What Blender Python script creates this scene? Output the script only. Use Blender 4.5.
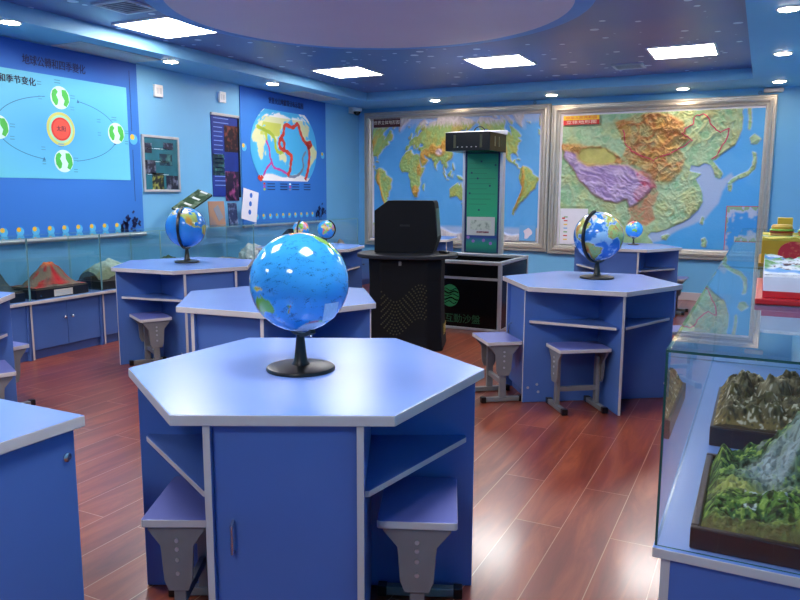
import bpy, bmesh, math, random
import numpy as np
from mathutils import Vector, Matrix, Euler
C = bpy.context.scene.collection
sc = bpy.context.scene
random.seed(7)
PI = math.pi
R = math.radians
for o in list(bpy.data.objects):
    bpy.data.objects.remove(o)

# ------------------------------------------------------------------ camera
cam_d = bpy.data.cameras.new('camera'); cam = bpy.data.objects.new('camera', cam_d); C.objects.link(cam)
cam_d.sensor_width = 36; cam_d.lens = 725.94 / 800 * 36
cam_d.clip_start = .05; cam_d.clip_end = 60
cam.matrix_world = Matrix.Translation((0, 0, 1.3516)) @ Euler((0, 0, R(26.4))).to_matrix().to_4x4() @ \
    Euler((R(90 - 8.47), 0, 0)).to_matrix().to_4x4() @ Euler((0, 0, .004)).to_matrix().to_4x4()
sc.camera = cam

# ------------------------------------------------------------------ world, exposure
w = bpy.data.worlds.new('world'); sc.world = w; w.use_nodes = True
w.node_tree.nodes['Background'].inputs[0].default_value = (.75, .85, 1, 1)
w.node_tree.nodes['Background'].inputs[1].default_value = .3
sc.view_settings.view_transform = 'Standard'; sc.view_settings.look = 'None'
sc.view_settings.gamma = 1; sc.view_settings.use_curve_mapping = False
sc.view_settings.exposure = 1.25
PANEL_STRENGTH = 16.0
DOWNLIGHT_STRENGTH = 45.0
try:
    sc.cycles.max_bounces = 10; sc.cycles.diffuse_bounces = 5; sc.cycles.glossy_bounces = 5
    sc.cycles.transparent_max_bounces = 24; sc.cycles.use_denoising = True
    sc.cycles.caustics_reflective = False; sc.cycles.caustics_refractive = False
    sc.cycles.sample_clamp_indirect = 6
except Exception:
    pass

# ------------------------------------------------------------------ materials
def lin(c):
    return tuple((v / 255 / 12.92 if v / 255 <= .04045 else ((v / 255 + .055) / 1.055) ** 2.4) for v in c[:3])
MATS = {}
def mat(name, rgb, rough=.5, metal=0., var=.06, scale=8., bump=0., spec=.5, coat=0., emit=None, estr=0.):
    if name in MATS: return MATS[name]
    m = bpy.data.materials.new(name); m.use_nodes = True; nt = m.node_tree
    b = nt.nodes['Principled BSDF']; c = lin(rgb)
    tc = nt.nodes.new('ShaderNodeTexCoord'); nz = nt.nodes.new('ShaderNodeTexNoise')
    nz.inputs['Scale'].default_value = scale; nz.inputs['Detail'].default_value = 4
    nt.links.new(tc.outputs['Object'], nz.inputs['Vector'])
    rp = nt.nodes.new('ShaderNodeValToRGB')
    rp.color_ramp.elements[0].color = tuple(v * (1 - var) for v in c) + (1,)
    rp.color_ramp.elements[1].color = tuple(min(1, v * (1 + var)) for v in c) + (1,)
    rp.color_ramp.elements[0].position = .3; rp.color_ramp.elements[1].position = .7
    nt.links.new(nz.outputs['Fac'], rp.inputs['Fac']); nt.links.new(rp.outputs['Color'], b.inputs['Base Color'])
    b.inputs['Roughness'].default_value = rough; b.inputs['Metallic'].default_value = metal
    b.inputs['Specular IOR Level'].default_value = spec
    if coat:
        b.inputs['Coat Weight'].default_value = coat; b.inputs['Coat Roughness'].default_value = .08
    if bump:
        bp = nt.nodes.new('ShaderNodeBump'); bp.inputs['Strength'].default_value = bump; bp.inputs['Distance'].default_value = .01
        nt.links.new(nz.outputs['Fac'], bp.inputs['Height']); nt.links.new(bp.outputs['Normal'], b.inputs['Normal'])
    if emit:
        b.inputs['Emission Color'].default_value = lin(emit) + (1,); b.inputs['Emission Strength'].default_value = estr
    MATS[name] = m; return m
def vcol_mat(name, rough=.5, spec=.5, coat=0., bump=0., bscale=60, speck=None):
    if name in MATS: return MATS[name]
    m = bpy.data.materials.new(name); m.use_nodes = True; nt = m.node_tree; b = nt.nodes['Principled BSDF']
    a = nt.nodes.new('ShaderNodeAttribute'); a.attribute_name = 'Col'
    src = a.outputs['Color']
    tc = nt.nodes.new('ShaderNodeTexCoord')
    if speck:      # small printed place names: dark specks in short rows
        mp = nt.nodes.new('ShaderNodeMapping'); mp.inputs['Scale'].default_value = (1, 1, 2.6)
        nt.links.new(tc.outputs['Object'], mp.inputs['Vector'])
        nz = nt.nodes.new('ShaderNodeTexNoise'); nz.inputs['Scale'].default_value = speck[0]; nz.inputs['Detail'].default_value = 3
        nz2 = nt.nodes.new('ShaderNodeTexNoise'); nz2.inputs['Scale'].default_value = speck[0] * .14
        nt.links.new(mp.outputs['Vector'], nz.inputs['Vector']); nt.links.new(mp.outputs['Vector'], nz2.inputs['Vector'])
        mu = nt.nodes.new('ShaderNodeMath'); mu.operation = 'MULTIPLY'
        nt.links.new(nz.outputs['Fac'], mu.inputs[0]); nt.links.new(nz2.outputs['Fac'], mu.inputs[1])
        mr = nt.nodes.new('ShaderNodeMapRange'); mr.inputs['From Min'].default_value = speck[1]; mr.inputs['From Max'].default_value = speck[1] + .03
        mr.inputs['To Max'].default_value = speck[2]
        nt.links.new(mu.outputs[0], mr.inputs['Value'])
        mx = nt.nodes.new('ShaderNodeMix'); mx.data_type = 'RGBA'
        nt.links.new(mr.outputs['Result'], mx.inputs[0]); nt.links.new(src, mx.inputs[6])
        mx.inputs[7].default_value = lin((20, 40, 90)) + (1,)
        src = mx.outputs[2]
    nt.links.new(src, b.inputs['Base Color'])
    b.inputs['Roughness'].default_value = rough; b.inputs['Specular IOR Level'].default_value = spec
    if coat: b.inputs['Coat Weight'].default_value = coat; b.inputs['Coat Roughness'].default_value = .05
    if bump:
        n = nt.nodes.new('ShaderNodeTexNoise'); n.inputs['Scale'].default_value = bscale; n.inputs['Detail'].default_value = 5
        nt.links.new(tc.outputs['Object'], n.inputs['Vector'])
        bp = nt.nodes.new('ShaderNodeBump'); bp.inputs['Strength'].default_value = bump; bp.inputs['Distance'].default_value = .01
        nt.links.new(n.outputs['Fac'], bp.inputs['Height']); nt.links.new(bp.outputs['Normal'], b.inputs['Normal'])
    MATS[name] = m; return m
def glass_mat(name, tint, ior, rough=0.0):
    m = bpy.data.materials.new(name); m.use_nodes = True; nt = m.node_tree
    for n in list(nt.nodes): nt.nodes.remove(n)
    out = nt.nodes.new('ShaderNodeOutputMaterial'); mx = nt.nodes.new('ShaderNodeMixShader')
    tr = nt.nodes.new('ShaderNodeBsdfTransparent'); tr.inputs[0].default_value = tint + (1,)
    gl = nt.nodes.new('ShaderNodeBsdfGlossy'); gl.inputs['Roughness'].default_value = rough; gl.inputs['Color'].default_value = (.95, 1, .98, 1)
    fr = nt.nodes.new('ShaderNodeFresnel'); fr.inputs['IOR'].default_value = ior
    ge = nt.nodes.new('ShaderNodeNewGeometry'); sb = nt.nodes.new('ShaderNodeMath'); sb.operation = 'SUBTRACT'; sb.inputs[0].default_value = 1
    mu = nt.nodes.new('ShaderNodeMath'); mu.operation = 'MULTIPLY'
    nt.links.new(ge.outputs['Backfacing'], sb.inputs[1]); nt.links.new(sb.outputs[0], mu.inputs[0]); nt.links.new(fr.outputs[0], mu.inputs[1])
    nt.links.new(mu.outputs[0], mx.inputs[0]); nt.links.new(tr.outputs[0], mx.inputs[1]); nt.links.new(gl.outputs[0], mx.inputs[2])
    nt.links.new(mx.outputs[0], out.inputs[0]); MATS[name] = m; return m
def emit_mat(name, rgb, s):
    m = bpy.data.materials.new(name); m.use_nodes = True; nt = m.node_tree
    for n in list(nt.nodes): nt.nodes.remove(n)
    out = nt.nodes.new('ShaderNodeOutputMaterial'); e = nt.nodes.new('ShaderNodeEmission')
    e.inputs[0].default_value = lin(rgb) + (1,); e.inputs[1].default_value = s
    nt.links.new(e.outputs[0], out.inputs[0]); MATS[name] = m; return m

M_top = mat('blue laminate top', (112, 144, 212), .26, var=.02, scale=4)
M_blue = mat('blue laminate board', (78, 114, 184), .38, var=.03, scale=5)
M_bluedk = mat('deep blue laminate', (70, 102, 168), .42, var=.03, scale=5)
M_edge = mat('grey edge banding', (204, 198, 196), .45, var=.03)
M_seat = mat('violet blue seat', (104, 112, 180), .35, var=.03)
M_steel = mat('grey painted steel', (136, 136, 136), .4, metal=.25, var=.05, scale=20)
M_black = mat('black plastic', (9, 9, 11), .32, var=.1)
M_blackm = mat('black matte steel', (9, 11, 17), .6, var=.1, spec=.2)
M_chrome = mat('brushed chrome', (200, 202, 206), .25, metal=1, var=.05)
M_silver = mat('silver aluminium', (200, 202, 208), .32, metal=.65, var=.05, scale=20)
M_white = mat('white plastic', (232, 232, 232), .45, var=.02)
M_offwhite = mat('off white print', (226, 224, 234), .5, var=.03)
M_banner = mat('royal blue cloth', (42, 112, 214), .6, var=.08, scale=1.2)
M_glass = glass_mat('clear glass', (.975, .992, .988), 1.7)
M_gtop = glass_mat('clear glass top', (.84, .90, .885), 3.2)
M_gedge = mat('green glass edge', (40, 84, 80), .15, var=.1)
M_gedge2 = mat('pale glass edge', (132, 176, 184), .2, var=.1)
M_panel = emit_mat('light panel', (255, 252, 250), PANEL_STRENGTH)
M_down = emit_mat('downlight lens', (255, 226, 190), DOWNLIGHT_STRENGTH)

# ------------------------------------------------------------------ mesh helpers
class MB:
    def __init__(s): s.v = []; s.f = []; s.m = []
    def add(s, vs, fs, mi=0):
        o = len(s.v); s.v += [tuple(v) for v in vs]
        for i, f in enumerate(fs):
            s.f.append([o + k for k in f]); s.m.append(mi if isinstance(mi, int) else mi[i])
        return s
    def box(s, x0, x1, y0, y1, z0, z1, mi=0, mats=None):
        vs = [(x0, y0, z0), (x1, y0, z0), (x1, y1, z0), (x0, y1, z0), (x0, y0, z1), (x1, y0, z1), (x1, y1, z1), (x0, y1, z1)]
        fs = [(0, 3, 2, 1), (4, 5, 6, 7), (0, 1, 5, 4), (1, 2, 6, 5), (2, 3, 7, 6), (3, 0, 4, 7)]  # bottom top front right back left
        if mats:
            ks = ['bottom', 'top', 'front', 'right', 'back', 'left']; mi = [mats.get(k, mi) for k in ks]
        return s.add(vs, fs, mi)
    def obox(s, c, size, rot, mi=0):
        m = Matrix.Translation(c) @ Euler(rot).to_matrix().to_4x4()
        x, y, z = [v / 2 for v in size]
        vs = [m @ Vector(p) for p in [(-x, -y, -z), (x, -y, -z), (x, y, -z), (-x, y, -z), (-x, -y, z), (x, -y, z), (x, y, z), (-x, y, z)]]
        return s.add(vs, [(0, 3, 2, 1), (4, 5, 6, 7), (0, 1, 5, 4), (1, 2, 6, 5), (2, 3, 7, 6), (3, 0, 4, 7)], mi)
    def prism(s, poly, z0, z1, mi=0, side=None, axis='z'):
        n = len(poly)
        if axis == 'z': f = lambda p, z: (p[0], p[1], z)
        elif axis == 'y': f = lambda p, z: (p[0], z, p[1])
        else: f = lambda p, z: (z, p[0], p[1])
        vs = [f(p, z0) for p in poly] + [f(p, z1) for p in poly]
        fs = [list(range(n))[::-1], list(range(n, 2 * n))] + [(i, (i + 1) % n, n + (i + 1) % n, n + i) for i in range(n)]
        if side is None: side = mi
        mm = [mi, mi] + (list(side) if isinstance(side, (list, tuple)) else [side] * n)
        return s.add(vs, fs, mm)
    def tube(s, path, r, n=8, mi=0, cap=True):
        path = [Vector(p) for p in path]; rs = r if isinstance(r, (list, tuple)) else [r] * len(path)
        vs = []; up = None
        for i, p in enumerate(path):
            t = (path[min(i + 1, len(path) - 1)] - path[max(i - 1, 0)]).normalized()
            if up is None:
                up = Vector((0, 0, 1)) if abs(t.z) < .9 else Vector((1, 0, 0))
            a = t.cross(up); a.normalize(); b = a.cross(t).normalized(); up = b
            for k in range(n):
                g = 2 * PI * k / n; vs.append(p + (a * math.cos(g) + b * math.sin(g)) * rs[i])
        fs = []
        for i in range(len(path) - 1):
            for k in range(n):
                fs.append((i * n + k, i * n + (k + 1) % n, (i + 1) * n + (k + 1) % n, (i + 1) * n + k))
        if cap: fs += [list(range(n))[::-1], list(range((len(path) - 1) * n, len(path) * n))]
        return s.add(vs, fs, mi)
    def lathe(s, prof, n=32, mi=0, c=(0, 0, 0)):
        vs = []; fs = []
        for r, z in prof:
            for k in range(n): vs.append((c[0] + r * math.cos(2 * PI * k / n), c[1] + r * math.sin(2 * PI * k / n), c[2] + z))
        for i in range(len(prof) - 1):
            for k in range(n): fs.append((i * n + k, i * n + (k + 1) % n, (i + 1) * n + (k + 1) % n, (i + 1) * n + k))
        fs.append(list(range(n))[::-1]); fs.append(list(range((len(prof) - 1) * n, len(prof) * n)))
        return s.add(vs, fs, mi)
    def cyl(s, c, r, h, axis='z', n=16, mi=0):
        c = Vector(c); d = {'x': Vector((1, 0, 0)), 'y': Vector((0, 1, 0)), 'z': Vector((0, 0, 1))}[axis]
        return s.tube([c, c + d * h], r, n, mi)
    def ball(s, c, r, n=12, mi=0, sc_=(1, 1, 1)):
        vs = []; fs = []; m = n // 2
        for i in range(m + 1):
            th = PI * i / m
            for k in range(n):
                g = 2 * PI * k / n
                vs.append((c[0] + r * sc_[0] * math.sin(th) * math.cos(g), c[1] + r * sc_[1] * math.sin(th) * math.sin(g), c[2] + r * sc_[2] * math.cos(th)))
        for i in range(m):
            for k in range(n): fs.append((i * n + k, (i + 1) * n + k, (i + 1) * n + (k + 1) % n, i * n + (k + 1) % n))
        return s.add(vs, fs, mi)
    def build(s, name, mats, parent=None, bevel=0, smooth=False, loc=None, rot=None):
        me = bpy.data.meshes.new(name); me.from_pydata(s.v, [], s.f)
        if not isinstance(mats, (list, tuple)): mats = [mats]
        for m in mats: me.materials.append(m)
        me.polygons.foreach_set('material_index', s.m)
        bm = bmesh.new(); bm.from_mesh(me); bmesh.ops.remove_doubles(bm, verts=bm.verts, dist=1e-6)
        bmesh.ops.recalc_face_normals(bm, faces=bm.faces); bm.to_mesh(me); bm.free()
        if smooth: me.polygons.foreach_set('use_smooth', [True] * len(me.polygons))
        o = bpy.data.objects.new(name, me); C.objects.link(o)
        if parent: o.parent = parent
        if loc: o.location = loc
        if rot: o.rotation_euler = rot
        if bevel:
            b = o.modifiers.new('bevel', 'BEVEL'); b.width = bevel; b.segments = 2; b.limit_method = 'ANGLE'
        elif smooth:
            try:
                e = o.modifiers.new('split', 'EDGE_SPLIT'); e.split_angle = R(40)
            except Exception: pass
        return o
def thing(name, label, cat, loc=(0, 0, 0), rz=0, group=None):
    o = bpy.data.objects.new(name, None); C.objects.link(o); o.empty_display_size = .1
    o.location = loc; o.rotation_euler = (0, 0, rz); return tag(o, label, cat, group)
def tag(o, label, cat, group=None):
    o['label'] = label; o['category'] = cat
    if group: o['group'] = group
    return o
def structure(o, label=None, cat=None):
    o['kind'] = 'structure'
    if label: o['label'] = label
    if cat: o['category'] = cat
    return o
def dup(o, loc=None, rz=None, label=None, parent=None):
    r = o.copy(); C.objects.link(r)
    if parent is not None: r.parent = parent
    if loc is not None: r.location = loc
    if rz is not None: r.rotation_euler = (0, 0, rz)
    if label: r['label'] = label
    for ch in list(o.children): dup(ch, parent=r)
    return r
def grid_obj(name, P, col, material, parent=None, smooth=True, skirt=None, skirt_col=None):
    """P: (ny, nx, 3) array of points, col: (ny, nx, 3) linear colours"""
    ny, nx = P.shape[:2]
    V = P.reshape(-1, 3); K = col.reshape(-1, 3)
    idx = np.arange(ny * nx).reshape(ny, nx)
    q = np.stack([idx[:-1, :-1], idx[:-1, 1:], idx[1:, 1:], idx[1:, :-1]], -1).reshape(-1, 4)
    fs = q.tolist()
    if skirt is not None:   # close the sides down (or back) to the given coordinate
        ax, val = skirt
        ring = np.concatenate([idx[0, :], idx[1:, -1], idx[-1, -2::-1], idx[-2:0:-1, 0]])
        low = V[ring].copy(); low[:, ax] = val; o = len(V); V = np.concatenate([V, low]); n = len(ring)
        top = V[ring].copy(); V = np.concatenate([V, top])
        sk = K[ring] if skirt_col is None else np.tile(np.array(skirt_col), (n, 1))
        K = np.concatenate([K, sk, sk])
        for i in range(n):
            j = (i + 1) % n; fs.append([o + n + i, o + i, o + j, o + n + j])
        fs.append([o + i for i in range(n)])
    me = bpy.data.meshes.new(name); me.from_pydata(V.tolist(), [], fs); me.materials.append(material)
    a = me.color_attributes.new('Col', 'FLOAT_COLOR', 'POINT')
    a.data.foreach_set('color', np.concatenate([K, np.ones((len(K), 1))], 1).astype(np.float32).ravel())
    if smooth: me.polygons.foreach_set('use_smooth', [True] * len(me.polygons))
    me.update()
    o = bpy.data.objects.new(name, me); C.objects.link(o)
    if parent: o.parent = parent
    return o
def text_obj(name, body, size, material, parent, matrix, depth=.0008, align='CENTER', sx=1., bold=0.):
    cu = bpy.data.curves.new(name, 'FONT'); cu.body = body; cu.size = size; cu.extrude = depth; cu.bevel_depth = bold * size; cu.bevel_resolution = 0
    cu.align_x = align; cu.align_y = 'CENTER'
    t = bpy.data.objects.new(name, cu); C.objects.link(t); bpy.context.view_layer.update()
    me = bpy.data.meshes.new_from_object(t.evaluated_get(bpy.context.evaluated_depsgraph_get()))
    bpy.data.objects.remove(t); me.materials.clear(); me.materials.append(material)
    o = bpy.data.objects.new(name, me); C.objects.link(o); o.parent = parent
    o.matrix_local = matrix @ Matrix.Diagonal((sx, 1, 1, 1)); return o
def wall_mtx_left(x, y, z):   # text facing +x on the left wall, reading towards +y
    return Matrix.Translation((x, y, z)) @ Matrix(((0, 0, 1, 0), (1, 0, 0, 0), (0, 1, 0, 0), (0, 0, 0, 1)))
def wall_mtx_back(x, y, z):   # text facing -y, reading towards +x
    return Matrix.Translation((x, y, z)) @ Matrix(((1, 0, 0, 0), (0, 0, -1, 0), (0, 1, 0, 0), (0, 0, 0, 1)))

# ------------------------------------------------------------------ noise, polygons, painting
def h2(i, j, s):
    v = np.sin(i * 127.1 + j * 311.7 + s * 74.7) * 43758.5453
    return v - np.floor(v)
def vnoise(x, y, s=0):
    i = np.floor(x); j = np.floor(y); u = x - i; v = y - j
    u = u * u * (3 - 2 * u); v = v * v * (3 - 2 * v)
    return (h2(i, j, s) * (1 - u) + h2(i + 1, j, s) * u) * (1 - v) + (h2(i, j + 1, s) * (1 - u) + h2(i + 1, j + 1, s) * u) * v
def fbm(x, y, s=0, o=4):
    t = 0; a = .5
    for k in range(o):
        t = t + a * vnoise(x, y, s + k); x = x * 2.03 + 1.7; y = y * 2.03 - 3.1; a *= .5
    return t
def ridge(x, y, s=0, o=4):
    wx_ = fbm(x * .6, y * .6, s + 51, 2) * 1.3; wy_ = fbm(x * .6 + 9, y * .6, s + 57, 2) * 1.3
    x, y = .8 * (x + wx_) + .6 * (y + wy_), .8 * (y + wy_) - .6 * (x + wx_); t = 0; a = .5
    for k in range(o):
        t = t + a * (1 - np.abs(2 * vnoise(x, y, s + k) - 1)); x = x * 2.1 + 1.7; y = y * 2.1 - 3.1; a *= .5
    return t
def inpoly(x, y, poly):
    r = np.zeros(x.shape, bool); n = len(poly)
    for k in range(n):
        x1, y1 = poly[k]; x2, y2 = poly[(k + 1) % n]
        if y1 == y2: continue
        c = ((y1 > y) != (y2 > y)) & (x < (x2 - x1) * (y - y1) / (y2 - y1) + x1)
        r ^= c
    return r
def soft(m, it):
    f = m.astype(float)
    for _ in range(it):
        p = np.pad(f, 1, mode='edge')
        f = (p[:-2, 1:-1] + p[2:, 1:-1] + p[1:-1, :-2] + p[1:-1, 2:] + p[1:-1, 1:-1]) / 5
    return f
L3 = lambda c: np.array(lin(c))
def over(col, mask, c):
    mk = np.asarray(mask, float)[..., None]; return col * (1 - mk) + np.asarray(c) * mk

LAND = {
 'north_america': [(-168,66),(-156,71),(-140,70),(-125,70),(-110,68),(-95,68),(-94,72),(-85,69),(-82,67),(-87,64),(-94,60),(-92,57),(-82,55),(-80,51),(-78,56),(-77,60),(-78,62.5),(-70,61),(-66,58.5),(-61,57),(-56,52),(-60,50),(-66,50),(-65,48),(-61,46),(-66,44),(-70,43.5),(-70,41.5),(-74,40),(-76,35),(-81,31),(-80,26),(-81,25),(-83,29),(-89,30),(-94,29.5),(-97,27),(-97,22),(-94,18),(-91,19),(-90,21),(-87,21),(-88,16),(-83,15),(-83,10),(-78,9),(-78,7.5),(-83,8.5),(-87,13),(-94,16),(-102,18),(-106,21),(-109,26),(-113,31),(-114,31),(-110,24),(-113,27),(-117,33),(-121,35),(-124,40),(-124,47),(-128,51),(-134,57),(-142,60),(-150,60),(-158,56),(-163,55),(-157,58),(-162,60),(-165,62),(-161,65)],
 'baffin': [(-62,66),(-68,63),(-72,64),(-78,68),(-88,72),(-80,74),(-72,71)],
 'ellesmere': [(-90,76),(-78,76),(-65,81),(-65,83),(-90,82)],
 'victoria': [(-117,70),(-105,69),(-105,73),(-117,73)],
 'greenland': [(-45,60),(-52,65),(-54,70),(-68,76),(-60,82),(-30,83.5),(-18,80),(-20,74),(-25,70),(-40,65)],
 'south_america': [(-78,8),(-72,12),(-62,10.5),(-52,5),(-50,0),(-44,-2.5),(-37,-5),(-35,-8),(-39,-14),(-40,-21),(-48,-26),(-54,-34),(-58,-35),(-58,-38),(-62,-39),(-65,-43),(-66,-47),(-69,-51),(-67,-55),(-72,-54),(-75,-49),(-73,-42),(-73,-36),(-71,-30),(-70,-19),(-76,-14),(-81,-5),(-80,-1),(-78,2)],
 'africa': [(-6,35),(3,37),(10,37),(11,34),(19,30.5),(24,32),(32,31),(35,28),(37,21),(40,15),(43,11.5),(51,12),(48,5),(42,-2),(39,-6),(40,-14),(35,-20),(35,-24),(32,-28),(27,-34),(19,-34.5),(15,-27),(12,-17),(13,-9),(9,-1),(9,4),(5,4.5),(-3,5),(-8,4.5),(-13,9),(-17,14),(-16,20),(-13,27),(-9,31)],
 'eurasia': [(-9,37),(-9,43),(-2,43.5),(-1,46),(-4,48),(2,51),(8,54),(9,57),(11,56),(11,54),(19,54.5),(21,57),(24,59),(29,60),(22,61),(25,65),(21,63),(17,61),(16,57),(13,55.5),(11,59),(6,58),(5,62),(14,68),(25,71),(33,69.5),(41,67),(33,66.5),(38,64),(44,66),(45,68),(54,68.5),(60,69),(68,69),(70,73),(80,73),(87,75),(104,77.5),(113,74),(128,73),(140,73),(160,70),(178,69),(190,66),(178,63),(170,60),(163,59),(162,56),(157,51),(156,57),(163,62),(155,59.5),(143,59),(136,55),(141,53),(140,48),(132,43),(129,41),(127,39.5),(129,36),(126,34.5),(126,37.5),(121,39.5),(118,39),(122,37),(119,35),(122,31),(120,26),(115,22.5),(110,21),(106,19),(109,13),(105,9),(100,13),(100,9),(104,2),(101,3),(98,9),(98,16),(94,16),(91,22),(87,21.5),(80,15),(80,11),(77.5,8),(74,14),(73,20),(69,22),(67,25),(57,26),(56,27),(50,30),(48,30),(51,25),(56,24),(59,22),(52,16),(44,12.7),(39,21),(35,28),(34,31),(36,36),(28,37),(27,40),(30,41),(41,41.5),(38,45),(34,45),(31,46.5),(28,43),(27,41),(23,40),(23,37),(20,40),(14,45),(13,44),(18,40),(16,38),(10,44),(3,43),(0,39.5),(-2,37)],
 'britain': [(-5,50),(1,51),(0,53),(-2,56),(-4,58.5),(-6,57),(-4,54)], 'ireland': [(-10,52),(-6,52),(-6,55),(-9,54.5)],
 'iceland': [(-24,65),(-14,65),(-18,63.5),(-23,66)], 'madagascar': [(44,-17),(50,-13),(49,-18),(47,-25),(44,-23)],
 'sumatra': [(95,5.5),(99,3),(106,-3),(105,-6),(101,-3)], 'java': [(105,-6.5),(114,-8),(108,-8.5)],
 'borneo': [(109,1),(113,3),(117,7),(119,5),(116,-4),(110,-2)], 'sulawesi': [(119,-5),(120,0),(125,1),(121,-1),(122,-5)],
 'new_guinea': [(131,-1),(141,-3),(147,-6),(150,-10),(143,-8),(138,-8),(134,-4)],
 'australia': [(114,-22),(122,-18),(129,-15),(136,-12),(136,-15),(141,-17),(142,-11),(146,-19),(153,-25),(153,-30),(150,-37),(144,-38.5),(138,-35),(132,-32),(124,-33),(115,-34.5)],
 'tasmania': [(145,-41),(148,-41),(147,-43.5)], 'nz_north': [(173,-35),(178,-38),(175,-41),(174,-39)], 'nz_south': [(172,-41),(174,-42),(170,-46),(167,-45)],
 'japan': [(130,32),(135,34),(141,35.5),(141,41),(139,38),(136,36),(131,34)], 'hokkaido': [(140,42),(145,43.5),(142,45.5)],
 'philippines': [(120,18),(122,18),(124,13),(126,7),(122,7),(120,14)], 'novaya': [(52,71),(58,71),(68,77),(56,74)],
 'cuba': [(-85,22),(-77,20),(-75,20.5),(-80,23)], 'sri_lanka': [(80,9),(82,7),(80,6)], 'sakhalin': [(142,46),(144,50),(142,54)],
}
def land_mask(lon, lat):
    lon = (lon + 180) % 360 - 180
    m = np.zeros(lon.shape, bool)
    for p in LAND.values():
        m |= inpoly(lon, lat, p) | inpoly(lon + 360, lat, p) | inpoly(lon - 360, lat, p)
    m |= lat < (-70 + 4 * np.sin(R(1) * lon * 2))
    return m
def physical_colours(lon, lat, m, s=3):
    """relief map palette: greens, yellow-browns on the high ground, lilac white ice"""
    lw = (lon + 180) % 360 - 180
    n = fbm(lon / 9, lat / 7, s); n2 = fbm(lon / 3, lat / 3, s + 9)
    col = np.zeros(lon.shape + (3,)); col[:] = L3((84, 164, 226))
    col = over(col, np.clip((fbm(lon / 25, lat / 18, 21) - .42) * 3, 0, .55), L3((96, 172, 232)))
    sh = soft(m, 5)
    col = over(col, np.clip(sh * 2.2, 0, .8) * ~m, L3((172, 186, 220)))
    land = np.zeros_like(col); land[:] = L3((156, 188, 112))
    land = over(land, np.clip((n - .42) * 5, 0, 1) * .75, L3((186, 182, 86)))
    def blob(a, b, ra, rb): return np.clip(1.4 - ((lw - a) / ra) ** 2 - ((lat - b) / rb) ** 2, 0, 1)
    hi = blob(88, 35, 16, 8) + blob(68, 38, 10, 7) + blob(-110, 40, 11, 16) + blob(-70, -20, 5, 30) + blob(105, 44, 14, 6) + blob(50, 32, 12, 7) + blob(38, 8, 6, 9) + blob(27, -25, 9, 9) + blob(135, 60, 18, 9) * .5 + blob(48, 24, 9, 8) * .8
    land = over(land, np.clip(hi * (.5 + n2), 0, .9), L3((206, 150, 62)))
    land = over(land, blob(88, 34, 9, 4.5), L3((214, 190, 200)))
    ice = np.clip((lat - 66 + 8 * n2) / 6, 0, 1) + np.clip((-66 - lat) / 3, 0, 1) + blob(-42, 72, 14, 13)
    land = over(land, np.clip(ice, 0, .9), L3((206, 196, 206)))
    col = over(col, np.clip(ice, 0, 1) * .55 * ~m, L3((196, 196, 220)))
    land = land * (.82 + .36 * n2)[..., None]
    return over(col, m, land), hi

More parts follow.
